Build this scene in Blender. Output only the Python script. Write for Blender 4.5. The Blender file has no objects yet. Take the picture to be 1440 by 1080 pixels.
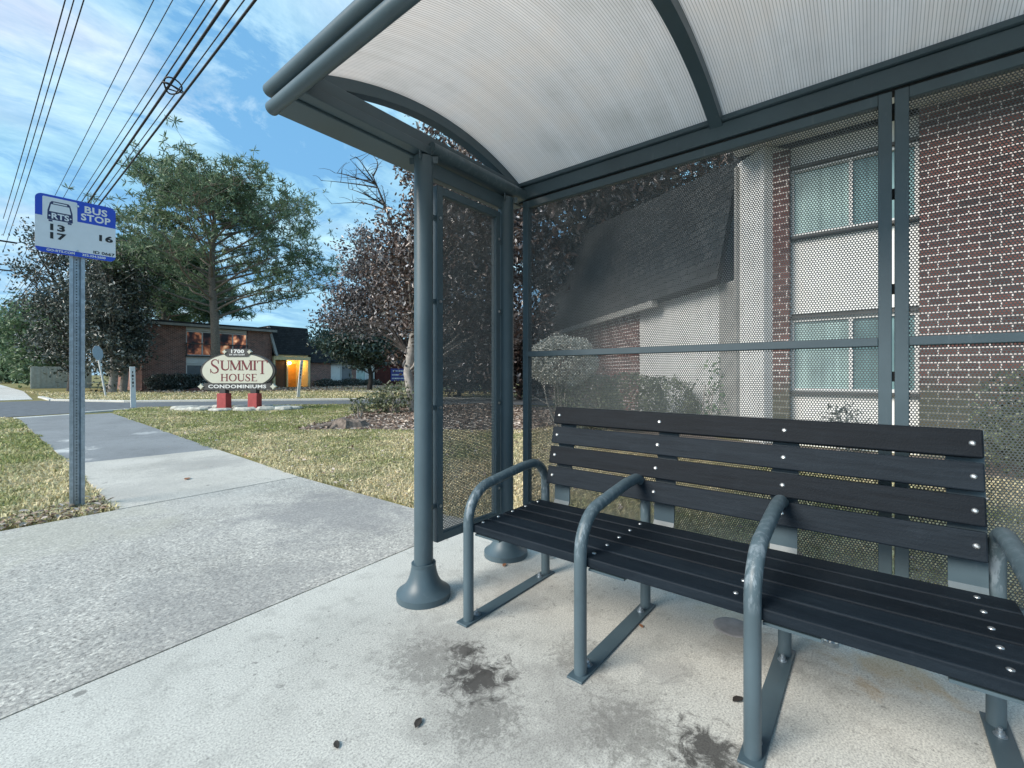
import bpy, math, random
import numpy as np
from mathutils import Vector, Matrix
random.seed(7); RNG = np.random.default_rng(7)
R = math.radians
sc = bpy.context.scene
COL = sc.collection

# ------------------------------------------------------------------ helpers
class MB:
    def __init__(s): s.v = []; s.f = []; s.sm = []
    def add(s, vs, fs, smooth=False):
        n = len(s.v); s.v += [tuple(p) for p in vs]
        s.f += [tuple(i + n for i in f) for f in fs]; s.sm += [smooth] * len(fs); return s
    def box(s, x0, x1, y0, y1, z0, z1):
        vs = [(x, y, z) for x in (x0, x1) for y in (y0, y1) for z in (z0, z1)]
        return s.add(vs, [(0,1,3,2),(4,6,7,5),(0,4,5,1),(2,3,7,6),(0,2,6,4),(1,5,7,3)])
    def obox(s, c, ax, ay, az):
        c, ax, ay, az = map(Vector, (c, ax, ay, az))
        vs = [c + ax*i + ay*j + az*k for i in (-1,1) for j in (-1,1) for k in (-1,1)]
        return s.add(vs, [(0,1,3,2),(4,6,7,5),(0,4,5,1),(2,3,7,6),(0,2,6,4),(1,5,7,3)])
    def tube(s, pts, r, n=12, cap=True, smooth=True):
        pts = [Vector(p) for p in pts]; m = len(pts)
        rs = r if isinstance(r, (list, tuple)) else [r]*m
        rings = []; up = None
        for i, p in enumerate(pts):
            t = (pts[min(i+1, m-1)] - pts[max(i-1, 0)]).normalized()
            if up is None:
                up = Vector((0,0,1)) if abs(t.z) < .9 else Vector((1,0,0))
            a = (up - t*up.dot(t)).normalized(); b = t.cross(a); up = a
            rings.append([p + (a*math.cos(2*math.pi*k/n) + b*math.sin(2*math.pi*k/n))*rs[i] for k in range(n)])
        vs = [q for rg in rings for q in rg]; fs = []
        for i in range(m-1):
            for k in range(n):
                fs.append((i*n+k, i*n+(k+1)%n, (i+1)*n+(k+1)%n, (i+1)*n+k))
        s.add(vs, fs, smooth)
        if cap: s.add(rings[0], [tuple(range(n))[::-1]]); s.add(rings[-1], [tuple(range(n))])
        return s
    def lathe(s, cx, cy, prof, n=32):
        vs = [(cx + r*math.cos(2*math.pi*k/n), cy + r*math.sin(2*math.pi*k/n), z) for r, z in prof for k in range(n)]
        fs = [(i*n+k, i*n+(k+1)%n, (i+1)*n+(k+1)%n, (i+1)*n+k) for i in range(len(prof)-1) for k in range(n)]
        s.add(vs, fs, True)
        s.add(vs[-n:], [tuple(range(n))]); return s
    def prism(s, poly, a, b, fn):
        """poly list of 2d; fn(p,q,t) -> 3d; extruded from t=a to t=b"""
        n = len(poly)
        vs = [fn(p, q, a) for p, q in poly] + [fn(p, q, b) for p, q in poly]
        fs = [tuple(range(n)), tuple(range(2*n-1, n-1, -1))] + [(i, n+i, n+(i+1)%n, (i+1)%n) for i in range(n)]
        return s.add(vs, fs)
    def cut(s): s.marks = getattr(s, 'marks', []) + [(len(s.v), len(s.f))]; return s
    def build_each(s, name, mat, parent=None, bevel=0, label=None):
        a = (0, 0); out = []
        for b in s.marks:
            m = MB(); m.v = s.v[a[0]:b[0]]; m.f = [tuple(i-a[0] for i in f) for f in s.f[a[1]:b[1]]]; m.sm = s.sm[a[1]:b[1]]
            out.append(m.build(name, mat, parent, bevel)); a = b
        return out
    def build(s, name, mat, parent=None, bevel=0, seg=2):
        me = bpy.data.meshes.new(name)
        off = parent['_loc'] if parent is not None and '_loc' in parent else (0,0,0)
        me.from_pydata([(x-off[0], y-off[1], z-off[2]) for x, y, z in s.v], [], s.f)
        me.polygons.foreach_set('use_smooth', s.sm)
        import bmesh
        bm = bmesh.new(); bm.from_mesh(me); bmesh.ops.recalc_face_normals(bm, faces=bm.faces); bm.to_mesh(me); bm.free()
        o = bpy.data.objects.new(name, me); COL.objects.link(o)
        if mat: me.materials.append(mat)
        if parent is not None:
            o.parent = parent; o['_loc'] = tuple(off)
        if bevel:
            b = o.modifiers.new('bevel', 'BEVEL'); b.width = bevel; b.segments = seg; b.limit_method = 'ANGLE'; b.angle_limit = R(40)
        return o

def np_mesh(name, verts, faces_quads, mat, parent=None, attr=None, smooth=False):
    me = bpy.data.meshes.new(name)
    nv = len(verts); k = faces_quads.shape[1]; nf = len(faces_quads)
    off = np.array(parent['_loc']) if parent is not None and '_loc' in parent else np.zeros(3)
    me.vertices.add(nv); me.vertices.foreach_set('co', (verts - off).astype(np.float32).ravel())
    me.loops.add(nf*k); me.loops.foreach_set('vertex_index', faces_quads.astype(np.int32).ravel())
    me.polygons.add(nf); me.polygons.foreach_set('loop_start', np.arange(0, nf*k, k, dtype=np.int32))
    me.update(); me.validate()
    if attr is not None:
        a = me.color_attributes.new('tint', 'FLOAT_COLOR', 'POINT')
        a.data.foreach_set('color', attr.astype(np.float32).ravel())
    me.materials.append(mat)
    o = bpy.data.objects.new(name, me); COL.objects.link(o)
    if parent is not None: o.parent = parent; o['_loc'] = tuple(off)
    return o

def tag(o, label=None, cat=None, group=None, kind=None):
    if label: o['label'] = label
    if cat: o['category'] = cat
    if group: o['group'] = group
    if kind: o['kind'] = kind
    return o
def thing(name, label, cat, loc=(0,0,0), group=None):
    o = bpy.data.objects.new(name, None); COL.objects.link(o)
    o.location = loc; o['_loc'] = tuple(float(c) for c in loc); o.empty_display_size = .2
    return tag(o, label, cat, group)

# ------------------------------------------------------------------ materials
def nodes(name):
    m = bpy.data.materials.new(name); m.use_nodes = True
    nt = m.node_tree; nt.nodes.clear(); return m, nt
class NT:
    def __init__(s, nt): s.nt = nt
    def n(s, t, **kw):
        nd = s.nt.nodes.new(t)
        for k, v in kw.items():
            if k.startswith('i_'):
                key = k[2:]; key = int(key) if key.isdigit() else key.replace('_', ' ')
                if isinstance(v, bpy.types.NodeSocket): s.nt.links.new(v, nd.inputs[key])
                else: nd.inputs[key].default_value = v
            else: setattr(nd, k, v)
        return nd
    def l(s, a, b): s.nt.links.new(a, b)
    def math(s, op, a, b=None, c=None):
        nd = s.nt.nodes.new('ShaderNodeMath'); nd.operation = op
        for i, v in enumerate((a, b, c)):
            if v is None: continue
            if isinstance(v, bpy.types.NodeSocket): s.nt.links.new(v, nd.inputs[i])
            else: nd.inputs[i].default_value = v
        return nd.outputs[0]
    def ramp(s, fac, stops, interp='LINEAR'):
        nd = s.nt.nodes.new('ShaderNodeValToRGB'); s.nt.links.new(fac, nd.inputs[0])
        cr = nd.color_ramp; cr.interpolation = interp
        while len(cr.elements) < len(stops): cr.elements.new(.5)
        for e, (p, c) in zip(cr.elements, stops):
            e.position = p; e.color = c if len(c) == 4 else (*c, 1)
        return nd.outputs[0]
    def mix(s, fac, a, b, mode='MIX'):
        nd = s.nt.nodes.new('ShaderNodeMix'); nd.data_type = 'RGBA'; nd.blend_type = mode
        for i, v in ((0, fac), (6, a), (7, b)):
            if isinstance(v, bpy.types.NodeSocket): s.nt.links.new(v, nd.inputs[i])
            elif i == 0: nd.inputs[0].default_value = v
            else: nd.inputs[i].default_value = v if len(v) == 4 else (*v, 1)
        return nd.outputs[2]
    def noise(s, vec, scale, detail=4, rough=.55, dist=0):
        nd = s.n('ShaderNodeTexNoise', i_Scale=scale, i_Detail=detail, i_Roughness=rough, i_Distortion=dist)
        if vec is not None: s.l(vec, nd.inputs['Vector'])
        return nd.outputs[0]
    def out(s, sh, disp=None):
        o = s.nt.nodes.new('ShaderNodeOutputMaterial'); s.l(sh, o.inputs[0])
    def bsdf(s, col, rough=.6, metal=0, spec=.5, normal=None, **kw):
        b = s.nt.nodes.new('ShaderNodeBsdfPrincipled')
        for k, v in (('Base Color', col), ('Roughness', rough), ('Metallic', metal), ('Specular IOR Level', spec)):
            if isinstance(v, bpy.types.NodeSocket): s.l(v, b.inputs[k])
            elif k == 'Base Color': b.inputs[k].default_value = v if len(v) == 4 else (*v, 1)
            else: b.inputs[k].default_value = v
        if normal is not None: s.l(normal, b.inputs['Normal'])
        return b.outputs[0]
    def bump(s, h, strength=.3, dist=.01):
        nd = s.n('ShaderNodeBump', i_Strength=strength, i_Distance=dist); s.l(h, nd.inputs['Height']); return nd.outputs[0]
    def obj(s): return s.n('ShaderNodeTexCoord').outputs['Object']
    def pos(s): return s.n('ShaderNodeNewGeometry').outputs['Position']
    def scl(s, vec, v):
        nd = s.n('ShaderNodeVectorMath', operation='MULTIPLY'); s.l(vec, nd.inputs[0]); nd.inputs[1].default_value = v; return nd.outputs[0]

def simple(name, col, rough=.6, metal=0, var=.15, scale=8, bump=0, bscale=60, spec=.5):
    m, nt = nodes(name); t = NT(nt); p = t.obj()
    f = t.noise(p, scale, 5, .6)
    c = t.ramp(f, [(.3, tuple(max(0, x*(1-var)) for x in col)), (.7, tuple(min(1, x*(1+var)) for x in col))])
    nm = t.bump(t.noise(p, bscale, 4), bump, .005) if bump else None
    t.out(t.bsdf(c, rough, metal, spec, nm)); return m

def paint_metal(name, col, wear=0):
    m, nt = nodes(name); t = NT(nt); p = t.obj()
    a = t.noise(p, 3, 5, .6); b = t.noise(p, 90, 3, .6)
    c = t.ramp(a, [(.3, tuple(x*.86 for x in col)), (.7, tuple(x*1.16 for x in col))])
    # dust film and small scuffs
    d = t.ramp(t.noise(t.scl(p, (30, 30, 6)), 1, 6, .7), [(.62, (0,0,0)), (.75, (1,1,1))])
    c = t.mix(t.math('MULTIPLY', d, .25), c, (.2, .24, .27))
    if wear:
        g = t.n('ShaderNodeSeparateXYZ'); t.l(t.pos(), g.inputs[0])
        hi = t.ramp(g.outputs[2], [(.0, (0,0,0)), (.44, (0,0,0)), (.5, (1,1,1)), (.6, (1,1,1)), (.67, (.25,.25,.25))])
        w = t.ramp(t.noise(t.scl(p, (40, 40, 14)), 1, 6, .7), [(.5, (0,0,0)), (.6, (1,1,1))])
        c = t.mix(t.math('MULTIPLY', t.math('MULTIPLY', hi, w), wear), c, (.30, .36, .41))
    r = t.ramp(a, [(.3, (.36,)*3), (.7, (.52,)*3)])
    t.out(t.bsdf(c, r, 0, .5, t.bump(b, .08, .002))); return m

def mat_perf(name, axis, col):
    """perforated sheet: round holes on a staggered grid cut by alpha"""
    m, nt = nodes(name); t = NT(nt)
    g = t.n('ShaderNodeSeparateXYZ'); t.l(t.obj(), g.inputs[0])
    u, v = g.outputs[axis], g.outputs[2]; p = .0106; hv = .866*p
    def dist(du, dv):
        a = t.math('PINGPONG', t.math('ADD', u, du+50*p), p/2); b = t.math('PINGPONG', t.math('ADD', v, dv+50*2*hv), hv)
        return t.math('SQRT', t.math('ADD', t.math('MULTIPLY', a, a), t.math('MULTIPLY', b, b)))
    d = t.math('MINIMUM', dist(0, 0), dist(p/2, hv))
    alpha = t.math('GREATER_THAN', d, .0037)
    c = t.ramp(t.noise(t.obj(), 5, 4), [(.3, tuple(x*.8 for x in col)), (.7, tuple(x*1.2 for x in col))])
    b = t.bsdf(c, .45)
    tr = t.n('ShaderNodeBsdfTransparent'); mx = t.n('ShaderNodeMixShader')
    t.l(alpha, mx.inputs[0]); t.l(tr.outputs[0], mx.inputs[1]); t.l(b, mx.inputs[2])
    t.out(mx.outputs[0]); return m

def mat_brick(name, axis, bw, bh, c1, c2, mortar, msize=.012, moss=0):
    m, nt = nodes(name); t = NT(nt)
    g = t.n('ShaderNodeSeparateXYZ'); t.l(t.obj(), g.inputs[0])
    if axis == 'uv': uu = t.math('ADD', t.math('MULTIPLY', g.outputs[0], .647), t.math('MULTIPLY', g.outputs[1], .763))
    else: uu = g.outputs[axis]
    cb = t.n('ShaderNodeCombineXYZ'); t.l(uu, cb.inputs[0]); t.l(g.outputs[2], cb.inputs[1])
    br = t.n('ShaderNodeTexBrick', i_Scale=1, i_Mortar_Size=msize/2, i_Mortar_Smooth=.2, i_Brick_Width=bw, i_Row_Height=bh, i_Bias=-.1)
    t.l(cb.outputs[0], br.inputs['Vector'])
    br.inputs['Color1'].default_value = (*c1, 1); br.inputs['Color2'].default_value = (*c2, 1); br.inputs['Mortar'].default_value = (*mortar, 1)
    n = t.noise(t.obj(), 3, 5, .6)
    c = t.mix(.55, br.outputs[0], t.ramp(n, [(.3, (.55,.55,.55)), (.7, (1.25,1.2,1.2))]), 'MULTIPLY')
    if moss:
        z = t.math('ADD', g.outputs[2], t.math('MULTIPLY', n, -1.4))
        mk = t.ramp(z, [(.05, (1,1,1)), (.55, (0,0,0))])
        c = t.mix(t.math('MULTIPLY', mk, moss), c, (.07, .085, .05))
    t.out(t.bsdf(c, .85, 0, .25, t.bump(br.outputs[1], -.5, .006))); return m

def mat_leaf(name, stops, rough=.5, trans=.3, spec=.5, back=None, attr=False):
    m, nt = nodes(name); t = NT(nt)
    g = t.n('ShaderNodeNewGeometry')
    c = t.ramp(g.outputs['Random Per Island'], stops)
    if attr:
        a = t.n('ShaderNodeAttribute', attribute_name='tint')
        c = t.mix(1, c, a.outputs[0], 'MULTIPLY')
    if back: c = t.mix(t.math('MULTIPLY', g.outputs['Backfacing'], .8), c, back)
    b = t.bsdf(c, rough, 0, spec)
    tr = t.n('ShaderNodeBsdfTranslucent'); t.l(c, tr.inputs[0])
    mx = t.n('ShaderNodeMixShader', i_0=trans); t.l(b, mx.inputs[1]); t.l(tr.outputs[0], mx.inputs[2])
    t.out(mx.outputs[0]); return m

def mat_concrete(name, base, agg=0, stains=(), dirt=.3, rust=()):
    m, nt = nodes(name); t = NT(nt); p = t.pos()
    big = t.noise(p, .9, 6, .62, .4); mid = t.noise(p, 6, 6, .7); fine = t.noise(p, 75 if agg else 150, 4, .75)
    c = t.ramp(big, [(.28, tuple(x*.80 for x in base)), (.5, base), (.75, tuple(min(1, x*1.14) for x in base))])
    if agg:
        vo = t.n('ShaderNodeTexVoronoi', i_Scale=80.0); t.l(p, vo.inputs['Vector'])
        sv = t.n('ShaderNodeSeparateColor'); t.l(vo.outputs['Color'], sv.inputs[0])
        c = t.mix(.45, c, t.ramp(sv.outputs[0], [(.0, (.5,.5,.51)), (.35, (.85,.85,.86)), (.75, (1.08,1.08,1.07)), (1, (1.75,1.74,1.7))]), 'MULTIPLY')
    k = .82 if agg else .74
    c = t.mix(k, c, t.ramp(fine, [(.36, (.42,.42,.42)), (.47, (.95,.95,.95)), (.66, (1.5,1.5,1.45))]), 'MULTIPLY')
    c = t.mix(t.math('MULTIPLY', t.ramp(mid, [(.52, (0,0,0)), (.72, (1,1,1))]), dirt), c, tuple(x*.45 for x in base))
    if not agg:
        sp1 = t.ramp(t.noise(p, 26, 9, .78, .3), [(.565, (0,0,0)), (.63, (1,1,1))]); sp2 = t.ramp(t.noise(p, 1.7, 4, .6, .5), [(.42, (.15,.15,.15)), (.62, (1,1,1))])
        c = t.mix(t.math('MULTIPLY', t.math('MULTIPLY', sp1, sp2), dirt*1.25), c, tuple(x*.22 for x in base))
    if not agg:
        vg = t.n('ShaderNodeTexVoronoi', i_Scale=2.6); t.l(p, vg.inputs['Vector'])
        gm = t.ramp(t.math('ADD', vg.outputs[0], t.math('MULTIPLY', t.noise(p, 30, 3), .05)), [(.075, (1,1,1)), (.09, (0,0,0))])
        c = t.mix(t.math('MULTIPLY', gm, .6), c, (.085,.085,.08))
        cr = t.n('ShaderNodeTexVoronoi', i_Scale=.55, feature='DISTANCE_TO_EDGE'); wv = t.n('ShaderNodeVectorMath', operation='ADD'); t.l(p, wv.inputs[0])
        nz = t.n('ShaderNodeTexNoise', i_Scale=5.0, i_Detail=6.0); t.l(p, nz.inputs['Vector']); ns = t.n('ShaderNodeVectorMath', operation='SCALE'); ns.inputs['Scale'].default_value = .22; t.l(nz.outputs['Color'], ns.inputs[0]); t.l(ns.outputs[0], wv.inputs[1]); t.l(wv.outputs[0], cr.inputs['Vector'])
        ck = t.ramp(cr.outputs[0], [(.0, (1,1,1)), (.0035, (0,0,0))])
        c = t.mix(t.math('MULTIPLY', t.math('MULTIPLY', ck, t.ramp(big, [(.45, (0,0,0)), (.6, (1,1,1))])), .45), c, (.12,.12,.11))
    # small dark specks
    vo = t.n('ShaderNodeTexVoronoi', i_Scale=9.0); t.l(p, vo.inputs['Vector'])
    sp = t.math('LESS_THAN', vo.outputs[0], .055)
    c = t.mix(t.math('MULTIPLY', sp, .45), c, (.05,.05,.045))
    for (x, y, r, amt, col, scl) in stains:
        vm = t.n('ShaderNodeVectorMath', operation='DISTANCE'); t.l(p, vm.inputs[0]); vm.inputs[1].default_value = (x, y, 0)
        d = t.math('ADD', t.math('DIVIDE', vm.outputs['Value'], r), t.math('MULTIPLY', t.math('SUBTRACT', t.noise(p, scl, 8, .72, .6), .5), 3.6))
        mk = t.ramp(d, [(.35, (1,1,1)), (.95, (0,0,0))])
        c = t.mix(t.math('MULTIPLY', mk, amt), c, col)
    t.out(t.bsdf(c, .85, 0, .3, t.bump(t.math('ADD', fine, t.math('MULTIPLY', mid, .6)), .5 if agg else .22, .006 if agg else .003))); return m

STEEL = (.062, .098, .120)
M = {}
M['steel'] = paint_metal('blue grey painted steel', STEEL)
M['steel_worn'] = paint_metal('worn blue grey steel', (.068, .104, .126), .5)
M['perf_y'] = mat_perf('perforated back sheet', 1, (.062, .078, .085))
M['perf_x'] = mat_perf('perforated end sheet', 0, (.105, .122, .128))
M['zinc'] = simple('zinc', (.55, .58, .6), .35, .9, .2, 40)
M['galv'] = simple('galvanised steel', (.36, .42, .47), .42, .75, .22, 30)
M['dark'] = simple('dark gap', (.008, .01, .012), .8)
M['white'] = simple('white paint', (.74, .75, .74), .6, 0, .06, 4)
M['offwhite'] = simple('aged white board', (.62, .63, .63), .7, 0, .1, 3)
M['trim'] = simple('grey painted trim', (.30, .30, .29), .7, 0, .2, 4)
M['shingle'] = simple('dark roof shingle', (.028, .031, .036), .85, 0, .35, 14, .5, 60)
M['shingle_far'] = mat_brick('dark shingle courses', 0, .30, .16, (.034,.038,.044), (.020,.023,.027), (.010,.011,.012), .02)
M['shingle_near'] = mat_brick('dark shingle courses on the wing', 'uv', .30, .17, (.052,.056,.058), (.024,.028,.031), (.006,.007,.008), .03)
M['bark'] = simple('bark', (.17, .145, .125), .9, 0, .45, 14, .8, 30)
M['bark_pale'] = simple('pale bark', (.30, .28, .26), .9, 0, .35, 10, .6, 30)
M['bark_dark'] = simple('dark bark', (.05, .045, .042), .9, 0, .4, 10, .6, 30)
M['wire'] = simple('black cable', (.012, .012, .016), .6)
M['blue'] = simple('sign blue', (.008, .06, .50), .3, 0, .05, 4)
M['navy'] = simple('navy print', (.012, .022, .09), .4, 0, .05, 4)
M['signwhite'] = simple('reflective white', (.66, .70, .74), .35, 0, .05, 8)
M['black'] = simple('black print', (.01, .011, .014), .5, 0, .05, 4)
M['cream'] = simple('cream sign face', (.58, .58, .485), .55, 0, .05, 3)
M['charcoal'] = simple('charcoal sign border', (.055, .055, .055), .6, 0, .2, 6)
M['maroon'] = simple('maroon letters', (.17, .03, .035), .5, 0, .1, 6)
M['redpost'] = simple('faded red post', (.42, .075, .075), .65, 0, .14, 7)
M['stone'] = simple('pale stone', (.46, .46, .42), .9, 0, .35, 9, .6, 25)
M['asphalt'] = simple('asphalt', (.12, .135, .15), .85, 0, .25, 5, .4, 160)
M['mulch'] = simple('red mulch', (.15, .055, .045), .95, 0, .5, 22, .9, 40)
M['stump'] = simple('weathered stump', (.16, .13, .11), .95, 0, .6, 16, .9, 24)
M['deadleaf'] = simple('dead leaf', (.035, .03, .026), .7, 0, .3, 40)
M['rustleaf'] = simple('russet leaf', (.30, .13, .06), .7, 0, .3, 40)
M['fence'] = simple('weathered fence', (.40, .43, .40), .85, 0, .2, 6)
M['barn'] = mat_brick('dark red brick screen wall', 0, .25, .09, (.085,.02,.018), (.05,.016,.016), (.075,.035,.03))
M['brick_far'] = mat_brick('brown brick', 0, .24, .085, (.27,.125,.10), (.12,.065,.058), (.46,.38,.34), .02)
M['brick_near'] = mat_brick('red brown brick', 1, .2032, .1016, (.150,.066,.056), (.075,.040,.038), (.66,.62,.60), .016, .75)
M['brick_wing'] = mat_brick('red brown brick wing', 'uv', .2032, .1016, (.150,.066,.056), (.075,.040,.038), (.60,.55,.54), .017)
def mat_curtain(name, col):
    m, nt = nodes(name); t = NT(nt); p = t.obj()
    f = t.noise(t.scl(p, (1, 11, .25)), 1, 5, .65); g = t.noise(t.scl(p, (1, 1.2, .9)), 1, 4, .6)  # fold bands and uneven reflections are painted into the pane colour
    c = t.ramp(f, [(.3, tuple(x*.72 for x in col)), (.7, tuple(x*1.25 for x in col))])
    c = t.mix(.8, c, t.ramp(g, [(.35, (.6,.62,.65)), (.65, (1.2,1.2,1.2))]), 'MULTIPLY')
    t.out(t.bsdf(c, .12, 0, .7)); return m
M['blind'] = mat_curtain('teal glass before curtains', (.36, .50, .49))
M['blind_dark'] = mat_curtain('darker glass before curtains', (.17, .28, .29))
M['glass'] = simple('dark glass', (.03, .035, .04), .12, 0, .2, 2)
M['glass_grey'] = simple('screened glass', (.16, .18, .20), .3, 0, .15, 3)
M['door'] = simple('brown door', (.09, .045, .022), .5, 0, .2, 6)
M['orange_door'] = simple('ochre door', (.50, .24, .05), .5, 0, .15, 5)
M['ochre'] = simple('warm cream stucco', (.66, .56, .33), .7, 0, .1, 5)

def mat_slat():
    m, nt = nodes('black recycled plastic slat'); t = NT(nt); p = t.obj()
    g = t.noise(t.scl(p, (55, 4, 55)), 1, 6, .7); f = t.noise(p, 160, 3, .6)
    c = t.ramp(g, [(.3, (.004,.0075,.012)), (.7, (.010,.016,.023))])
    d = t.ramp(t.noise(p, 18, 7, .75), [(.55, (0,0,0)), (.75, (1,1,1))])
    c = t.mix(t.math('MULTIPLY', d, .18), c, (.03,.042,.055))
    oi = t.n('ShaderNodeObjectInfo'); c = t.mix(1, c, t.ramp(oi.outputs['Random'], [(0, (.75,.75,.78)), (1, (1.5,1.5,1.5))]), 'MULTIPLY')
    t.out(t.bsdf(c, .6, 0, .14, t.bump(t.math('ADD', g, f), .35, .003))); return m
M['slat'] = mat_slat()

def mat_poly():
    m, nt = nodes('fluted translucent polycarbonate'); t = NT(nt); p = t.obj()
    g = t.n('ShaderNodeSeparateXYZ'); t.l(p, g.inputs[0])
    w = t.math('PINGPONG', t.math('ADD', g.outputs[1], 30.0), .0055)
    web = t.ramp(t.math('DIVIDE', w, .0055), [(.10, (.53,.515,.495)), (.40, (.90,.88,.855))])
    streak = t.noise(t.scl(p, (.7, 34, .7)), 1, 5, .65); blot = t.noise(p, 2.2, 6, .65)
    c = t.mix(.75, web, t.ramp(streak, [(.3, (.90,.89,.88)), (.7, (1.03,1.03,1.03))]), 'MULTIPLY')
    c = t.mix(.7, c, t.ramp(blot, [(.3, (.86,.85,.84)), (.48, (1.02,1.0,1.0)), (.62, (1.05,1.0,.97)), (.7, (1.04,1.03,1.02))]), 'MULTIPLY')
    # dirt settling toward the low edges
    dv = t.noise(p, 60, 4, .7); c = t.mix(t.math('MULTIPLY', t.ramp(dv, [(.66, (0,0,0)), (.74, (1,1,1))]), .5), c, (.35,.33,.32))
    d = t.n('ShaderNodeBsdfDiffuse'); t.l(c, d.inputs[0])
    tr = t.n('ShaderNodeBsdfTranslucent'); t.l(c, tr.inputs[0])
    mx = t.n('ShaderNodeMixShader', i_0=.8); t.l(d.outputs[0], mx.inputs[1]); t.l(tr.outputs[0], mx.inputs[2])
    gl = t.n('ShaderNodeBsdfGlossy', i_Roughness=.25); fr = t.n('ShaderNodeFresnel', i_IOR=1.45)
    m2 = t.n('ShaderNodeMixShader'); t.l(t.math('MULTIPLY', fr.outputs[0], .5), m2.inputs[0]); t.l(mx.outputs[0], m2.inputs[1]); t.l(gl.outputs[0], m2.inputs[2])
    t.out(m2.outputs[0]); return m
M['poly'] = mat_poly()

def mat_lit(name, strength):
    m, nt = nodes(name); t = NT(nt); p = t.obj()
    f = t.noise(t.scl(p, (1.5, 1, 1.0)), 1.0, 3, .55, .3)
    c = t.ramp(f, [(.44, (.006,.008,.012)), (.53, (.05,.022,.018)), (.62, (.30,.13,.07)), (.74, (.75,.52,.32))])
    e = t.n('ShaderNodeEmission', i_Strength=strength); t.l(c, e.inputs[0])
    b = t.bsdf((.03,.03,.035), .1)
    mx = t.n('ShaderNodeAddShader'); t.l(e.outputs[0], mx.inputs[0]); t.l(b, mx.inputs[1])
    t.out(mx.outputs[0]); return m
M['lit'] = mat_lit('lit room behind glass', .38)
M['lit2'] = mat_lit('bright lit room behind glass', .7)
def mat_lamp():
    m, nt = nodes('lamp glow'); t = NT(nt)
    e = t.n('ShaderNodeEmission', i_Strength=14); e.inputs[0].default_value = (1, .72, .3, 1); t.out(e.outputs[0]); return m
M['lamp'] = mat_lamp()

def mat_ground():
    m, nt = nodes('lawn soil'); t = NT(nt); p = t.pos()
    a = t.noise(p, .35, 6, .65); b = t.noise(p, 14, 6, .7)
    c = t.ramp(a, [(.35, (.18,.19,.075)), (.55, (.27,.24,.12)), (.7, (.21,.21,.09))])
    c = t.mix(.8, c, t.ramp(b, [(.3, (.45,.42,.38)), (.7, (1.35,1.3,1.2))]), 'MULTIPLY')
    t.out(t.bsdf(c, .95, 0, .15, t.bump(b, .8, .03))); return m
M['ground'] = mat_ground()
M['soil'] = simple('leaf strewn soil', (.19, .15, .125), .95, 0, .45, 16, .8, 30)
M['pad'] = mat_concrete('shelter pad concrete', (.525, .525, .495), 0, [
    (1.26, 1.17, .15, .96, (.022,.020,.020), 17), (1.34, 1.33, .085, .9, (.03,.028,.027), 22), (1.46, .40, .13, .85, (.022,.020,.020), 17), (1.2, 1.4, .20, .45, (.06,.06,.056), 34), (1.12, 1.02, .16, .5, (.06,.06,.056), 38), (1.38, .62, .2, .45, (.06,.058,.052), 34), (1.28, .3, .22, .45, (.06,.058,.052), 30), (1.62, .95, .14, .4, (.08,.08,.075), 36),
    (1.36, .75, .30, .35, (.16,.155,.15), 5), (1.12, .95, .45, .3, (.18,.175,.165), 4), (1.35, 1.45, .3, .3, (.2,.19,.18), 6),
    (2.3, -.05, .2, .5, (.46,.30,.13), 5), (2.42, .55, .25, .3, (.42,.33,.18), 5), (2.15, .35, .25, .4, (.20,.185,.165), 5),
    (1.75, .62, .12, .35, (.22,.22,.22), 9), (1.9, 1.5, .3, .25, (.2,.18,.17), 8)], .5)
M['walk'] = mat_concrete('exposed aggregate concrete', (.43, .42, .395), 1, [
    (2.0, 3.5, .9, .6, (.22,.22,.225), 2.2), (.4, 4.6, .8, .4, (.44,.43,.36), 1.5), (1.0, 2.6, .7, .4, (.24,.24,.24), 2.5), (-.2, 3.2, .8, .35, (.27,.28,.27), 2), (1.6, 4.8, .5, .4, (.5,.49,.46), 3)], .35)
M['walk_light'] = mat_concrete('light worn concrete', (.49, .475, .44), 0, [(2.1, 6.8, .7, .5, (.30,.295,.285), 3), (1.2, 5.8, .5, .35, (.33,.325,.31), 3), (1.5, 7.6, .4, .35, (.58,.56,.52), 4)], .3)
M['walk_dark'] = mat_concrete('dark patched walk', (.235, .25, .265), 0, [
    (1.1, 9.6, .35, .85, (.6,.61,.6), 6), (1.3, 11.0, .22, .7, (.55,.56,.56), 6), (2.4, 11.2, .3, .6, (.5,.52,.53), 5), (1.05, 8.4, .2, .6, (.5,.5,.5), 6)], .3)
M['kerb'] = mat_concrete('kerb concrete', (.56, .56, .54), 0, [], .2)

# ------------------------------------------------------------------ camera, world, sun
cam = bpy.data.cameras.new('camera'); co = bpy.data.objects.new('camera', cam); COL.objects.link(co)
co.location = (0, 0, 1.16); co.rotation_euler = (R(90), 0, R(-51.2))
cam.sensor_fit = 'HORIZONTAL'; cam.sensor_width = 36; cam.lens = 632/1440*36; cam.shift_y = -14/1440
cam.clip_start = .02; cam.clip_end = 3000
sc.camera = co
SUN_EL, SUN_AZ = R(32), R(-70)      # azimuth measured from +Y toward +X
w = bpy.data.worlds.new('World'); sc.world = w; w.use_nodes = True
nt = w.node_tree; nt.nodes.clear(); t = NT(nt)
sky = t.n('ShaderNodeTexSky', sky_type='NISHITA', sun_disc=False, sun_elevation=SUN_EL, sun_rotation=SUN_AZ, air_density=1.3, dust_density=.6, ozone_density=2.0)
dirv = t.n('ShaderNodeTexCoord').outputs['Generated']
sx = t.n('ShaderNodeSeparateXYZ'); t.l(dirv, sx.inputs[0])
den = t.math('ADD', t.math('MAXIMUM', sx.outputs[2], 0.0), .22)
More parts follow.
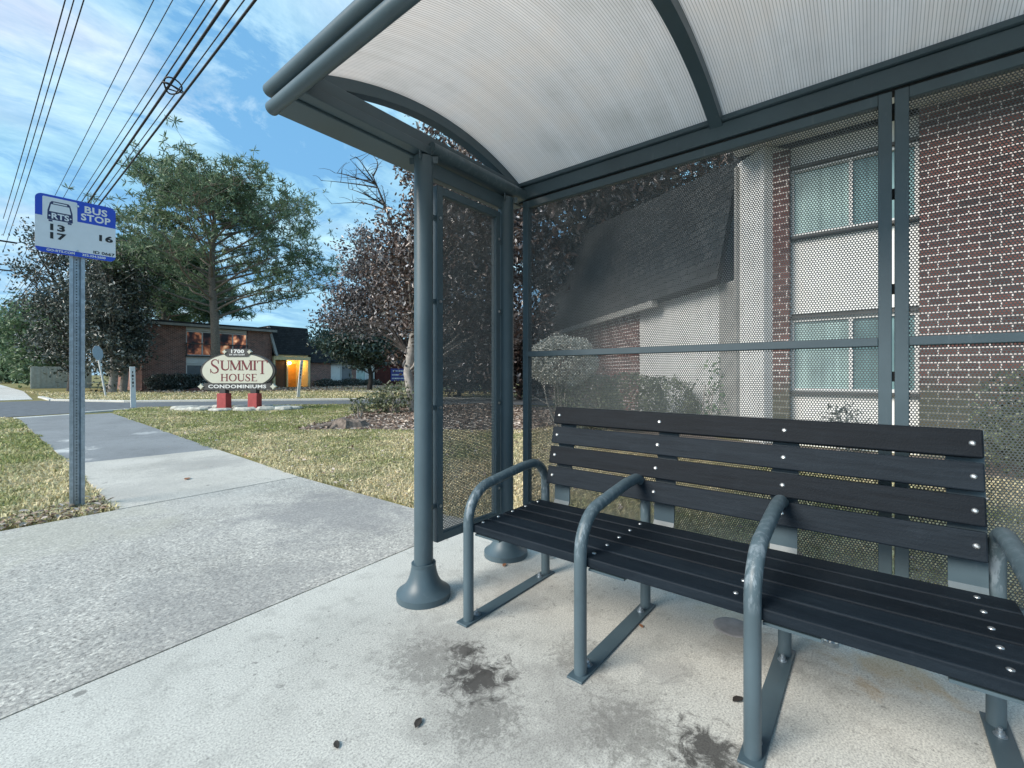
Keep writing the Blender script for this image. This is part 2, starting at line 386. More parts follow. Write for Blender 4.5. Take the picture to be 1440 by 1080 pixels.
cv = t.n('ShaderNodeCombineXYZ'); t.l(t.math('DIVIDE', sx.outputs[0], den), cv.inputs[0]); t.l(t.math('DIVIDE', sx.outputs[1], den), cv.inputs[1])
mp = t.n('ShaderNodeMapping'); mp.inputs['Rotation'].default_value = (0, 0, R(38)); mp.inputs['Scale'].default_value = (1.0, 1.55, 1); mp.inputs['Location'].default_value = (.7, 1.9, 0)
t.l(cv.outputs[0], mp.inputs[0])
c1 = t.math('ADD', t.math('MULTIPLY', t.noise(mp.outputs[0], 1.5, 9, .66, .9), .75), t.math('MULTIPLY', t.noise(mp.outputs[0], 4.5, 7, .65, .6), .25))
c2 = t.noise(mp.outputs[0], .55, 4, .5, .3)
mask = t.ramp(c1, [(.43, (0,0,0)), (.50, (.6,.6,.6)), (.60, (1,1,1))])
tint = t.ramp(c2, [(.36, (2.0,4.4,5.8)), (.50, (3.9,6.0,6.9)), (.57, (4.9,5.9,6.8)), (.62, (4.2,4.3,5.7)), (.72, (3.0,3.7,5.2))])
base = t.mix(.75, sky.outputs[0], (1.2, 3.25, 5.6))
tint = t.mix(1, tint, t.ramp(t.noise(mp.outputs[0], 3.2, 7, .6, .4), [(.38, (.68,.76,.84)), (.55, (1.08,1.06,1.04))]), 'MULTIPLY')
skyc = t.mix(t.math('MULTIPLY', mask, .88), base, tint)
bg = t.n('ShaderNodeBackground', i_Strength=.07); t.l(skyc, bg.inputs[0])
wo = t.n('ShaderNodeOutputWorld'); t.l(bg.outputs[0], wo.inputs[0])
sl = bpy.data.lights.new('sun', 'SUN'); so = bpy.data.objects.new('sun', sl); COL.objects.link(so)
sl.energy = 2.2; sl.angle = R(28); sl.color = (1, .91, .80)
sd = Vector((math.sin(SUN_AZ)*math.cos(SUN_EL), math.cos(SUN_AZ)*math.cos(SUN_EL), math.sin(SUN_EL)))
so.rotation_euler = sd.to_track_quat('Z', 'Y').to_euler(); so.location = (-20, 10, 20)
sc.view_settings.view_transform = 'Standard'; sc.view_settings.look = 'None'; sc.view_settings.exposure = 1.25; sc.view_settings.gamma = 1
sc.render.engine = 'CYCLES'; sc.cycles.transparent_max_bounces = 48; sc.cycles.max_bounces = 8

# ------------------------------------------------------------------ ground, paving
def sheet(name, poly, z, mat, thick=0):
    m = MB()
    if thick: m.prism(poly, z-thick, z, lambda p, q, t: (p, q, t))
    else: m.add([(x, y, z) for x, y in poly], [tuple(range(len(poly)))])
    return tag(m.build(name, mat), kind='structure')
sheet('ground', [(-400,-400),(600,-400),(600,600),(-400,600)], -.022, M['ground'])
sheet('main_road', [(-12,-300),(-3.2,-300),(-3.2,500),(-12,500)], -.018, M['asphalt'])
NEAR = [(-3.2,18.2),(.8,18.35),(3.0,18.9),(4.2,19.9),(9.2,16.3),(11.2,14.0),(14,9.6),(18,2)]
FAR = [(22,2),(17.5,10.6),(14.6,15.5),(10.2,19.2),(4.4,24.2),(2.4,28.6),(-3.2,29.3)]
sheet('side_street', NEAR+FAR, -.013, M['asphalt'])
sheet('shelter_pad', [(-1.2,-3.2),(2.62,-3.2),(2.62,2.455),(-1.2,2.19)], 0, M['pad'], .12)
sheet('sidewalk', [(-3.0,2.072),(-1.2,2.207),(2.6,2.472),(2.5,3.1),(2.46,5.065),(.88,5.05),(-3.0,4.98)], -.004, M['walk'], .12)
sheet('sidewalk', [(.88,5.064),(2.46,5.079),(2.56,7.93),(.955,8.07)], -.002, M['walk_light'], .12)
sheet('sidewalk', [(.955,8.082),(2.56,7.942),(2.98,17.8),(1.07,17.55)], -.006, M['walk_dark'], .12)
sheet('far_sidewalk', [(.4,30.2),(2.3,30.2),(3.0,45),(3.4,100),(.6,100)], -.006, M['kerb'], .1)
sheet('entry_path', [(17.0,25.5),(18.2,24.2),(20,40),(17.6,40)], -.009, M['walk_dark'], .05)
sheet('mulch_bed', [(8,36.5),(16.5,33.5),(16.5,39.9),(8,39.9)], -.012, M['soil'])
BED = [(4.35,9.35),(5.2,8.5),(6.4,6.9),(7.4,5.6),(9.5,5.0),(13,7.5),(13,12),(9.6,13.2),(7.6,12.2),(6.2,10.6),(5.2,10.1)]
sheet('leaf_bed', BED, -.0115, M['soil'])
sheet('planting_strip', [(7.3,-9),(8.6,-9),(8.6,2),(11,5),(9.9,5.6),(7.3,3)], -.0105, M['soil'])
def kerb_line(name, pts, wd, h, z0=-.05):
    m = MB()
    for (a, b) in zip(pts[:-1], pts[1:]):
        a = Vector((*a, 0)); b = Vector((*b, 0)); d = (b-a); L = d.length; d.normalize(); n = Vector((-d.y, d.x, 0))
        m.obox((a+b)/2 + Vector((0,0,(z0+h)/2)), d*(L/2+.01), n*wd/2, Vector((0,0,(h-z0)/2)))
    return tag(m.build(name, M['kerb'], bevel=.02), kind='structure')
kerb_line('kerb', [(1.0,17.7),(2.2,18.0)], .32, .002)
kerb_line('kerb', [(2.2,18.35),(3.1,18.75),(3.6,18.95)], .16, .03)
kerb_line('kerb', [(17.5,10.8),(14.75,15.7),(10.35,19.4),(4.55,24.4),(2.75,28.2)], .16, .06)
kerb_line('kerb', [(2.75,28.4),(2.75,32.5)], .2, .05)
kerb_line('kerb', [(-3.1,-60),(-3.1,18)], .16, .05)

# ------------------------------------------------------------------ grass and litter
def in_poly(x, y, poly):
    r = np.zeros(len(x), bool); j = len(poly)-1
    for i in range(len(poly)):
        xi, yi = poly[i]; xj, yj = poly[j]
        c = ((yi > y) != (yj > y)) & (x < (xj-xi)*(y-yi)/((yj-yi)+1e-12)+xi)
        r ^= c; j = i
    return r
def vnoise(x, y, s, seed=0):
    r = np.random.default_rng(seed); g = r.random((64, 64))
    u = x*s; v = y*s; i = np.floor(u).astype(int); j = np.floor(v).astype(int); fu = u-i; fv = v-j
    fu = fu*fu*(3-2*fu); fv = fv*fv*(3-2*fv); i %= 64; j %= 64; i1 = (i+1)%64; j1 = (j+1)%64
    return (g[i,j]*(1-fu)+g[i1,j]*fu)*(1-fv)+(g[i,j1]*(1-fu)+g[i1,j1]*fu)*fv
LEFT = [(-3.0,5.02),(.86,5.08),(.93,8.07),(1.05,17.45),(.8,18.2),(-3.0,18.1)]
RIGHT = [(2.52,3.1),(2.64,2.48),(2.66,-6),(7.2,-6),(7.3,3),(9.9,5.6),(7.4,5.6),(6.4,6.9),(5.2,8.5),(4.35,9.35),(5.2,10.1),(6.2,10.6),(7.6,12.2),(9.6,13.2),(11,13.9),(9.0,16.2),(4.2,19.7),(3.3,18.9),(2.98,17.6),(2.6,8),(2.5,5)]
BEYOND = [(2.95,28.6),(4.7,24.5),(10.5,19.5),(15,15.8),(17.7,11),(30,20),(30,33),(20,37),(17,33),(8,36.4),(3,45)]
def scatter(n, dmin, dmax, pw):
    u = RNG.random(n); d = (dmin**pw + u*(dmax**pw-dmin**pw))**(1/pw)
    az = R(51.2) + RNG.uniform(R(-58), R(56), n)
    return d*np.sin(az), d*np.cos(az), d
def blades(x, y, d, h, wd, tint, lean=1.35):
    n = len(x); a = RNG.uniform(0, 2*np.pi, n); k = RNG.uniform(.2, 1, n)*lean
    ca, sa = np.cos(a), np.sin(a); b = RNG.uniform(0, 2*np.pi, n); cb, sb = np.cos(b), np.sin(b)
    z0 = np.full(n, -.022)
    P = np.zeros((n, 5, 3))
    mx, my = x + ca*k*h*.35, y + sa*k*h*.35; tx, ty = x + ca*k*h*1.15, y + sa*k*h*1.15
    P[:,0] = np.stack([x-cb*wd, y-sb*wd, z0], 1); P[:,1] = np.stack([x+cb*wd, y+sb*wd, z0], 1)
    P[:,2] = np.stack([mx+cb*wd*.8, my+sb*wd*.8, z0+h*.62], 1); P[:,3] = np.stack([mx-cb*wd*.8, my-sb*wd*.8, z0+h*.62], 1)
    P[:,4] = np.stack([tx, ty, z0+h*np.maximum(.35,(1-.42*k))], 1)
    i = np.arange(n)*5
    F = np.concatenate([np.stack([i, i+1, i+2], 1), np.stack([i, i+2, i+3], 1), np.stack([i+3, i+2, i+4], 1)])
    C = np.repeat(np.concatenate([tint, np.ones((n,1))], 1)[:,None,:], 5, 1)
    return P.reshape(-1,3), F, C.reshape(-1,4)
def grass(name, label, poly, n, dmin, dmax, pw, dryfn):
    x, y, d = scatter(n, dmin, dmax, pw); rg = .14*(vnoise(x, y, 2.3, 8)-.42)+.05*(vnoise(x, y, 9, 9)-.5); k = in_poly(x+rg, y, poly) if poly is not RIGHT else in_poly(x+rg*.9, y, poly)
    if poly is LEFT: k = in_poly(x-rg*.9, y, poly)
    x, y, d = x[k], y[k], d[k]
    dens = vnoise(x, y, 3.1, 5)*.6+vnoise(x, y, 9, 6)*.5; k = RNG.random(len(x)) < dens+.25; x, y, d = x[k], y[k], d[k]
    dry = np.clip(dryfn(x, y) + (vnoise(x, y, 1.1, 3)-.5)*.9 + (vnoise(x, y, 4, 4)-.5)*.6 + RNG.normal(0, .22, len(x)), 0, 1)[:,None]
    tint = (1-dry)*np.array([.36,.40,.165]) + dry*np.array([.92,.80,.56]); tint *= RNG.uniform(.55, 1.3, (len(x),1))
    h = RNG.uniform(.03, .062, len(x))*(1+.02*d); wd = .0024 + .00075*d
    V, F, C = blades(x, y, d, h, wd, tint)
    o = np_mesh(name, V, F, M['grass'], attr=C)
    return tag(o, label, 'grass', kind='stuff')
M['grass'] = mat_leaf('grass blade', [(0, (.75,.75,.75)), (1, (1.15,1.15,1.1))], .6, .35, .3, attr=True)
grass('grass', 'patchy green lawn strip left of the sidewalk around the bus stop sign', LEFT, 330000, 4.5, 21, .75, lambda x, y: .26 + .25*np.exp(-((y-6)/2)**2))
grass('grass', 'straw coloured and green lawn between the sidewalk and the condominium sign', RIGHT, 760000, 2.4, 24, .7, lambda x, y: .88 - .078*np.clip(y-3.0, 0, 8.5))
grass('grass', 'thin brownish lawn across the driveway in front of the brick building', BEYOND, 90000, 18, 52, .9, lambda x, y: .75 + 0*x)

def leaves_mesh(name, P, size, mat, parent=None, aspect=.45, fold=.25, flat=0, attr=None):
    """P Nx3 leaf positions; a folded six point leaf each"""
    n = len(P); d = RNG.normal(size=(n,3)); d[:,2] *= (1-flat); d /= np.linalg.norm(d, axis=1)[:,None]+1e-9
    u = RNG.normal(size=(n,3)); u[:,2] += flat*4
    s = np.cross(d, u); s /= np.linalg.norm(s, axis=1)[:,None]+1e-9; nn = np.cross(s, d)
    L = (size*RNG.uniform(.65, 1.3, n))[:,None]; W = L*aspect*.5
    V = np.zeros((n,6,3))
    V[:,0] = P; V[:,1] = P + d*L*.35 + s*W + nn*W*fold*2; V[:,2] = P + d*L*.75 + s*W*.8 + nn*W*fold*2
    V[:,3] = P + d*L; V[:,4] = P + d*L*.75 - s*W*.8 + nn*W*fold*2; V[:,5] = P + d*L*.35 - s*W + nn*W*fold*2
    i = np.arange(n)*6
    F = np.concatenate([np.stack([i, i+1, i+2, i+3], 1), np.stack([i, i+3, i+4, i+5], 1)])
    return np_mesh(name, V.reshape(-1,3), F, mat, parent)
def scatter_poly(poly, n):
    a = np.array(poly); lo, hi = a.min(0), a.max(0)
    x = RNG.uniform(lo[0], hi[0], n*3); y = RNG.uniform(lo[1], hi[1], n*3); k = in_poly(x, y, poly)
    return x[k][:n], y[k][:n]
M['litter'] = mat_leaf('fallen leaves', [(0, (.10,.06,.05)), (.3, (.30,.21,.16)), (.6, (.46,.38,.31)), (1, (.62,.55,.5))], .7, .1)
x, y = scatter_poly(BED, 9000)
tag(leaves_mesh('leaf_litter', np.stack([x, y, RNG.uniform(-.012, .012, len(x))], 1), .10, M['litter'], aspect=.5, flat=.85), 'pale brown fallen leaves covering the bed around the stump', 'fallen leaves', kind='stuff')
x, y = scatter_poly([(-2.9,5.03),(.85,5.07),(.9,5.75),(.3,5.5),(-.5,5.6),(-2.9,5.4)], 1500)
tag(leaves_mesh('leaf_litter', np.stack([x, y, RNG.uniform(-.012, .012, len(x))], 1), .055, M['litter'], aspect=.5, flat=.8), 'brown leaf scraps along the paving edge under the bus stop sign', 'fallen leaves', kind='stuff')
x, y = scatter_poly(RIGHT, 2600)
tag(leaves_mesh('leaf_litter', np.stack([x, y, RNG.uniform(0, .035, len(x))], 1), .05, M['litter'], aspect=.5, flat=.7), 'scattered pale dry leaves lying on the straw coloured lawn', 'fallen leaves', kind='stuff')
x, y = scatter_poly([(8,33.5),(16,30.5),(30,30),(32,39),(8,39.5)], 5000)
tag(leaves_mesh('leaf_litter', np.stack([x, y, RNG.uniform(-.01, .03, len(x))], 1), .16, M['litter'], aspect=.5, flat=.7), 'brown leaves strewn before the far brick building', 'fallen leaves', kind='stuff')

# ------------------------------------------------------------------ bus shelter
sh = thing('bus_shelter', 'blue grey steel bus shelter with perforated screens and arched translucent roof', 'bus shelter', (1.9, 0, 0))
YE, YO = 1.84, -1.9
for (x, y) in ((1.54,1.83),(2.225,1.84),(1.54,YO),(2.225,YO)):
    m = MB().tube([(x,y,.02),(x,y,2.288)], .049, 28)
    p = m.build('post', M['steel'], sh)
    m = MB().lathe(x, y, [(.139,0),(.139,.031)], 40).lathe(x, y, [(.139,.031),(.131,.0365)], 40)
    m.lathe(x, y, [(.131,.0365),(.112,.050),(.093,.070),(.078,.098),(.068,.130),(.063,.160)], 40).lathe(x, y, [(.063,.16),(.063,.178)], 40)
    m.build('base_cover', M['steel'], p)
    mm = MB()
    for k in range(4):
        a = k*math.pi/2+.6; mm.obox((x+.055*math.cos(a), y+.055*math.sin(a), 2.275), (.02*math.cos(a), .02*math.sin(a), 0), (-.003*math.sin(a), .003*math.cos(a), 0), (0,0,.018)).cut()
    mm.build_each('cap_bracket', M['steel_worn'], p)
# roof arch
XF, XB, ZE, SAG = .90, 2.40, 2.405, .165
def arch(x):
    q = (x-XF)/(XB-XF); return ZE + SAG*4*q*(1-q)
NA = 28
def arch_strip(y0, y1, up0, up1):
    m = MB(); xs = [XF + (XB-XF)*i/NA for i in range(NA+1)]
    vs = []
    for x in xs:
        z = arch(x); sl = SAG*4*(1-2*(x-XF)/(XB-XF))/(XB-XF); nx, nz = -sl/math.hypot(1,sl), 1/math.hypot(1,sl)
        for yy in (y0, y1):
            for u in (up0, up1): vs.append((x+nx*u, yy, z+nz*u))
    fs = []
    for i in range(NA):
        a = i*4; b = a+4
        fs += [(a,a+2,b+2,b), (a+1,b+1,b+3,a+3), (a,b,b+1,a+1), (a+2,a+3,b+3,b+2)]
    fs += [(0,1,3,2), (NA*4, NA*4+2, NA*4+3, NA*4+1)]
    m.add(vs, fs, False); return m
ribs = [1.86, .60, -.66, -1.92]
for (a, b) in zip(ribs[:-1], ribs[1:]):
    o = arch_strip(b+.002, a-.002, 0, .012).build('roof_sheet', M['poly'], sh)
    for pl in o.data.polygons: pl.use_smooth = False
for i, yv in enumerate(ribs):
    o = arch_strip(yv-.028, yv+.028, -.055, -.002).build('roof_rib', M['steel'], sh)
    arch_strip(yv-.022, yv+.022, .013, .022).build('rib_cap', M['steel'], o)
# front edge: two round rails side by side
YL0, YL1 = YO-.16, 2.035
for (x, z) in ((.868, 2.312),(.858, 2.385)):
    MB().tube([(x,YL0,z),(x,YL1,z)], .029, 20).build('front_rail', M['steel'], sh)
MB().box(.885,.95,YO,1.84,2.375,2.402).build('front_gutter', M['steel'], sh)
# end beams : soffit plate, ledge, inner tube
for s, yy in ((1, YE), (-1, YO)):
    f = lambda a, b: (min(yy+s*a, yy+s*b), max(yy+s*a, yy+s*b))
    o = MB().box(.875,2.42,*f(.02,.18),2.288,2.40).build('end_beam', M['steel'], sh, .006)
    MB().box(.88,2.40,*f(-.045,.018),2.30,2.345).build('beam_ledge', M['steel'], o, .004)
    MB().box(.93,2.40,*f(-.02,.016),2.348,2.415).build('beam_upper', M['steel'], o, .004)
    MB().tube([(1.56,yy-s*.045,2.335),(2.36,yy-s*.045,2.335)], .034, 16).build('beam_tube', M['steel_worn'], o)
    MB().box(1.575,2.20,*f(-.012,.012),2.205,2.287).build('header_plate', M['steel'], sh, .003)
# back beam
o = MB().box(2.345,2.425,YO-.1,YE+.1,2.305,2.385).build('back_beam', M['steel'], sh, .005)
MB().box(2.33,2.425,YO-.1,YE+.1,2.388,2.412).build('beam_lip', M['steel'], o, .004)
MB().box(2.36,2.41,YO-.05,YE,2.292,2.304).build('beam_gap', M['dark'], o)
# screen panels: a frame of four bars, a mid rail and the perforated sheet
def bar(name, box, par, bev=.003): return MB().box(*box).build(name, M['steel'], par, bev)
def back_screen(y0, y1, z0=.29, z1=2.285, x=2.36):
    o = MB().box(x-.001, x+.001, y0+.02, y1-.02, z0+.02, z1-.02).build('back_screen', M['perf_y'], sh)
    fw = .043
    bar('frame_bar', (x-.022,x+.022,y0,y0+fw,z0,z1), o); bar('frame_bar', (x-.022,x+.022,y1-fw,y1,z0,z1), o)
    bar('frame_bar', (x-.021,x+.021,y0+fw,y1-fw,z0,z0+fw), o); bar('frame_bar', (x-.021,x+.021,y0+fw,y1-fw,z1-fw,z1), o)
    bar('mid_rail', (x-.026,x-.002,y0+fw,y1-fw,1.272,1.306), o)
    mm = MB()
    for yy in (y0+.2, y1-.2): mm.tube([(x,yy,.06),(x,yy,z0)], .011, 10).tube([(x,yy,.018),(x,yy,.062)], .016, 6).tube([(x,yy,0),(x,yy,.018)], .028, 16).cut()
    mm.build_each('levelling_foot', M['zinc'], o)
    return o
back_screen(-.058, 1.79); back_screen(-1.88, -.066)
mm = MB()
for z in (.5, .78, 1.15, 1.5, 1.88, 2.22): mm.box(2.352,2.368,-.0665,-.0575,z-.02,z+.02).cut()
mm.build_each('panel_clip', M['dark'], sh)
def end_screen(y, s):
    x0, x1, z0, z1, fw = 1.625, 2.15, .255, 2.175, .043
    o = MB().box(x0+.02, x1-.02, y-.001, y+.001, z0+.02, z1-.02).build('end_screen', M['perf_x'], sh)
    bar('frame_bar', (x0,x0+fw,y-.02,y+.02,z0,z1), o); bar('frame_bar', (x1-fw,x1,y-.02,y+.02,z0,z1), o)
    bar('frame_bar', (x0+fw,x1-fw,y-.019,y+.019,z0,z0+fw), o); bar('frame_bar', (x0+fw,x1-fw,y-.019,y+.019,z1-fw,z1), o)
    mm = MB()
    for z in (.45,.98,1.55,2.0):
        mm.obox((x1+.014,y,z), (.013,0,0), (0,.008,0), (0,0,.014)).cut(); mm.obox((x0-.018,y,z), (.017,0,0), (0,.008,0), (0,0,.012)).cut()
    mm.build_each('panel_bracket', M['steel'], o)
    mm = MB()
    for z in (.45,.98,1.55,2.0):
        for xx in (x0+.02, x1-.02): mm.tube([(xx,y-.0215,z),(xx,y-.027,z)], .008, 8).cut()
    mm.build_each('screw', M['zinc'], o)
end_screen(YE, 1); end_screen(YO, -1)

# ------------------------------------------------------------------ bench
be = thing('bench', 'black slatted bench with four grey tubular arm loops under the shelter', 'bench', (1.85, .58, 0))
BY0, BY1 = -.345, 1.468
ARMY = (1.48, .88, .285, -.315)
for i in range(5):
    x0 = 1.527 + i*.1115
    o = MB().box(x0, x0+.1, BY0, BY1, .417-.004*(i>0), .455).build('seat_slat', M['slat'], be, .005)
    mm = MB()
    for yy in (1.445, .855, .345, -.255): mm.lathe(x0+.052, yy, [(.0085,.4545),(.0085,.457),(.005,.4592),(.0005,.46)], 10).cut()
    mm.build_each('bolt', M['zinc'], o)
for i in range(4):
    zc = .925 - i*.1075; xc = 2.155 - i*.025
    o = MB().obox((xc,.5615,zc), (.019,0,-.004), (0,.8465,0), (.0106,0,.0462)).build('back_slat', M['slat'], be, .005)
    mm = MB()
    for yy in (1.375, .805, .285, -.258):
        mm.tube([(xc-.019,yy,zc+.004),(xc-.0215,yy,zc+.0045),(xc-.0235,yy,zc+.005)], [.0095,.0085,.004], 10).cut()
    mm.build_each('bolt', M['zinc'], o)
for yy in (1.345, .775, .285, -.245):
    pts = [(1.60,.408),(2.05,.408),(2.10,.425),(2.118,.46),(2.122,.55),(2.205,.965)]
    mm = MB()
    for (a, b) in zip(pts[:-1], pts[1:]):
        pa = Vector((a[0], yy, a[1])); pb = Vector((b[0], yy, b[1])); d = (pb-pa); L = d.length; d.normalize(); n = Vector((-d.z, 0, d.x))
        mm.obox((pa+pb)/2, d*(L/2+.002), Vector((0,.048,0)), n*.0045)
    mm.build('back_bracket', M['steel'], be)
def arc(cx, cz, r, a0, a1, n=8): return [(cx + r*math.cos(R(a0+(a1-a0)*i/n)), cz + r*math.sin(R(a0+(a1-a0)*i/n))) for i in range(n+1)]
for yy in ARMY:
    prof = [(1.515,.008),(1.515,.25),(1.515,.43)] + arc(1.675,.465,.16,176,104,8) + [(1.80,.643),(1.93,.660)] + arc(2.015,.528,.135,92,8,9) + [(2.15,.43),(2.15,.2),(2.15,.008)]
    o = MB().tube([(x,yy,z) for x, z in prof], .0245, 18).build('arm_loop', M['steel_worn'], be)
    MB().box(1.468,2.20,yy-.033,yy+.033,0,.009).build('foot_plate', M['steel'], o, .002)
    mm = MB()
    for xx in (1.575, 2.09):
        mm.tube([(xx,yy,.009),(xx,yy,.012)], .017, 14).tube([(xx,yy,.012),(xx,yy,.023)], .012, 6).tube([(xx,yy,.023),(xx,yy,.034)], .006, 8).cut()
    mm.build_each('anchor_bolt', M['galv'], o)
    MB().box(1.535,1.60,yy-.17 if yy > -.2 else yy+.03,yy-.024 if yy > -.2 else yy+.17,.402,.4105).build('seat_tab', M['steel'], o)

# ------------------------------------------------------------------ lettering helpers
def text_mesh(mb, s, x, z, size, fn, sx=1.0, bold=0, align='LEFT', depth=.0015):
    cu = bpy.data.curves.new('txt', 'FONT'); cu.body = s; cu.size = size; cu.align_x = align; cu.offset = bold; cu.resolution_u = 3; cu.space_character = 1.06 if bold > .002 else 1.0
    ob = bpy.data.objects.new('txt', cu); COL.objects.link(ob)
    dg = bpy.context.evaluated_depsgraph_get(); me = bpy.data.meshes.new_from_object(ob.evaluated_get(dg))
    vs = [fn(x + v.co.x*sx, z + v.co.y, depth) for v in me.vertices]
    mb.add(vs, [tuple(p.vertices) for p in me.polygons])
    bpy.data.objects.remove(ob); bpy.data.curves.remove(cu); bpy.data.meshes.remove(me)
def rrect(x0, x1, z0, z1, r, n=6):
    out = []
    for cx, cz, a in ((x1-r,z1-r,0),(x0+r,z1-r,90),(x0+r,z0+r,180),(x1-r,z0+r,270)):
        out += [(cx + r*math.cos(R(a+90*i/n)), cz + r*math.sin(R(a+90*i/n))) for i in range(n+1)]
    return out

# ------------------------------------------------------------------ bus stop sign
bs = thing('bus_stop_sign', 'blue and white bus stop sign on a perforated galvanised post', 'sign', (.69, 5.46, 0))
YS = 5.42
fs = lambda x, z, d: (x, YS-d, z)
prof = [(-.05,.0),(-.025,.0),(-.016,.034),(.016,.034),(.025,.0),(.05,.0),(.05,.004),(.028,.004),(.019,.039),(-.019,.039),(-.028,.004),(-.05,.004)]
MB().prism([(.683+a, 5.445+b) for a, b in prof], -.1, 2.62, lambda p, q, t: (p, q, t)).build('post', M['galv'], bs)
mm = MB()
for i in range(84):
    z = .05 + i*.0255
    mm.tube([(.683,5.4785,z),(.683,5.477,z)], .0048, 8, smooth=False)
mm.build('post_holes', M['dark'], bs)
x0, x1, z0, z1 = .425, .935, 2.185, 2.675
W = x1-x0; H = z1-z0
pl = MB().prism(rrect(x0,x1,z0,z1,.045), 0, -.004, fs).build('sign_plate', M['signwhite'], bs)
def in_plate(a, b, c, d): return (x0+a*W, x0+b*W, z1-d*H, z1-c*H)
# blue header (round upper corners) and footer
hz = z1-.375*H
hdr = [(x0,hz),(x1,hz)] + [(x1-.045+.045*math.cos(R(a)), z1-.045+.045*math.sin(R(a))) for a in range(0,91,15)] + [(x0+.045+.045*math.cos(R(a)), z1-.045+.045*math.sin(R(a))) for a in range(90,181,15)]
fz = z0+.085*H
ftr = [(x1,fz),(x0,fz)] + [(x0+.045+.045*math.cos(R(a)), z0+.045+.045*math.sin(R(a))) for a in range(195,271,15)] + [(x1-.045+.045*math.cos(R(a)), z0+.045+.045*math.sin(R(a))) for a in range(270,346,15)]
mm = MB(); mm.prism(hdr, .0004, .0012, fs).cut(); mm.prism(ftr, .0004, .0012, fs).cut()
mm.build_each('blue_band', M['blue'], pl)
mm = MB()
a0, a1, b0, b1 = in_plate(.085,.50,.04,.47); mm.prism(rrect(a0,a1,b0,b1,.01), .0008, .0018, fs); mm.build('logo_panel', M['signwhite'], pl)
cx = (a0+a1)/2
mm = MB()                                   # little bus front drawn in navy
body = [(cx-.078,b0+.022),(cx+.078,b0+.022),(cx+.076,b0+.10),(cx+.062,b0+.165),(cx+.05,b0+.18),(cx-.05,b0+.18),(cx-.062,b0+.165),(cx-.076,b0+.10)]
mm.prism(body, .0012, .0022, fs)
mm.prism([(cx-.070,b0+.006),(cx-.046,b0+.006),(cx-.046,b0+.02),(cx-.070,b0+.02)], .0012, .0022, fs); mm.prism([(cx+.046,b0+.006),(cx+.070,b0+.006),(cx+.070,b0+.02),(cx+.046,b0+.02)], .0012, .0022, fs)
mm.build('logo_bus', M['navy'], pl)
mm = MB()
mm.prism([(cx-.066,b0+.092),(cx+.066,b0+.092),(cx+.055,b0+.153),(cx-.055,b0+.153)], .0016, .003, fs)
mm.prism([(cx-.044,b0+.161),(cx+.044,b0+.161),(cx+.04,b0+.171),(cx-.04,b0+.171)], .0016, .003, fs)
mm.prism([(cx-.04,b0+.004),(cx+.04,b0+.004),(cx+.04,b0+.017),(cx-.04,b0+.017)], .0016, .003, fs)
mm.build('logo_highlight', M['signwhite'], pl); mm = MB()
text_mesh(mm, 'RTS', cx, b0+.034, .066, fs, 1.0, .002, 'CENTER', .003)
for sg in (-1,1): mm.prism([(cx+sg*.064+.006*math.cos(R(a)), b0+.055+.006*math.sin(R(a))) for a in range(0,360,45)], .0016, .003, fs)
mm.build('logo_letters', M['signwhite'], pl)
mm = MB()
text_mesh(mm, 'BUS', x0+.735*W, z1-.185*H, .080, fs, 1.08, .0024, 'CENTER', .002); mm.cut()
text_mesh(mm, 'STOP', x0+.735*W, z1-.325*H, .080, fs, .98, .0024, 'CENTER', .002); mm.cut()
text_mesh(mm, 'GO-RTS.COM', x0+.13*W, z0+.03*H, .026, fs, 1.1, .0008, 'LEFT', .002); mm.cut()
text_mesh(mm, '352.334.2600', x0+.56*W, z0+.03*H, .026, fs, 1.1, .0008, 'LEFT', .002); mm.cut()
mm.build_each('white_lettering', M['white'], pl)
mm = MB()
text_mesh(mm, '13', x0+.14*W, z1-.60*H, .072, fs, 1.5, .0028, 'LEFT', .002); mm.cut()
text_mesh(mm, '17', x0+.14*W, z1-.745*H, .072, fs, 1.5, .0028, 'LEFT', .002); mm.cut()
text_mesh(mm, '16', x0+.745*W, z1-.645*H, .072, fs, 1.5, .0028, 'LEFT', .002); mm.cut()
text_mesh(mm, 'ID 0667', x0+.70*W, z0+.105*H, .034, fs, 1.3, .0008, 'LEFT', .002); mm.cut()
mm.build_each('route_number', M['black'], pl)
mm = MB()
for z in (z1-.05, z0+.05): mm.tube([(.683,YS-.002,z),(.683,YS-.008,z)], .009, 10).cut()
mm.build_each('bolt', M['zinc'], pl)

# ------------------------------------------------------------------ condominium sign
C0 = Vector((5.84, 16.13, 0)); U = Vector((1.51, -1.88, 0)).normalized(); Nn = Vector((-U.y, U.x, 0)); Nn = Nn if Nn.dot(Vector((-1,-1,0))) > 0 else -Nn
fc = lambda x, z, d: tuple(C0 + U*x + Nn*d + Vector((0,0,z)))
cs = thing('condominium_sign', 'oval cream Summit House Condominiums sign on two red posts', 'sign', tuple(C0))
for sx in (-.475, .525):
    MB().prism([(sx-.15,-.12),(sx+.15,-.12),(sx+.15,.535),(sx-.15,.535)], -.15, .15, fc).build('post', M['redpost'], cs, .015)
    MB().prism([(sx-.10,.535),(sx+.10,.535),(sx+.10,.70),(sx-.10,.70)], -.10, .10, fc).build('post_neck', M['charcoal'], cs, .01)
RX, RZ, ZC = 1.21, .60, 1.26
def oval(k, zmin): 
    pts = [(RX*k*math.cos(R(a)), ZC + (RZ+.0)*k*math.sin(R(a))) for a in range(0,360,5)]
    return [(x, max(z, zmin)) for x, z in pts]
bd = MB().prism(oval(1.0,.86), -.06, .06, fc).build('border', M['charcoal'], cs)
MB().prism(oval(.945,.865), .061, .075, fc).build('sign_face', M['cream'], cs)
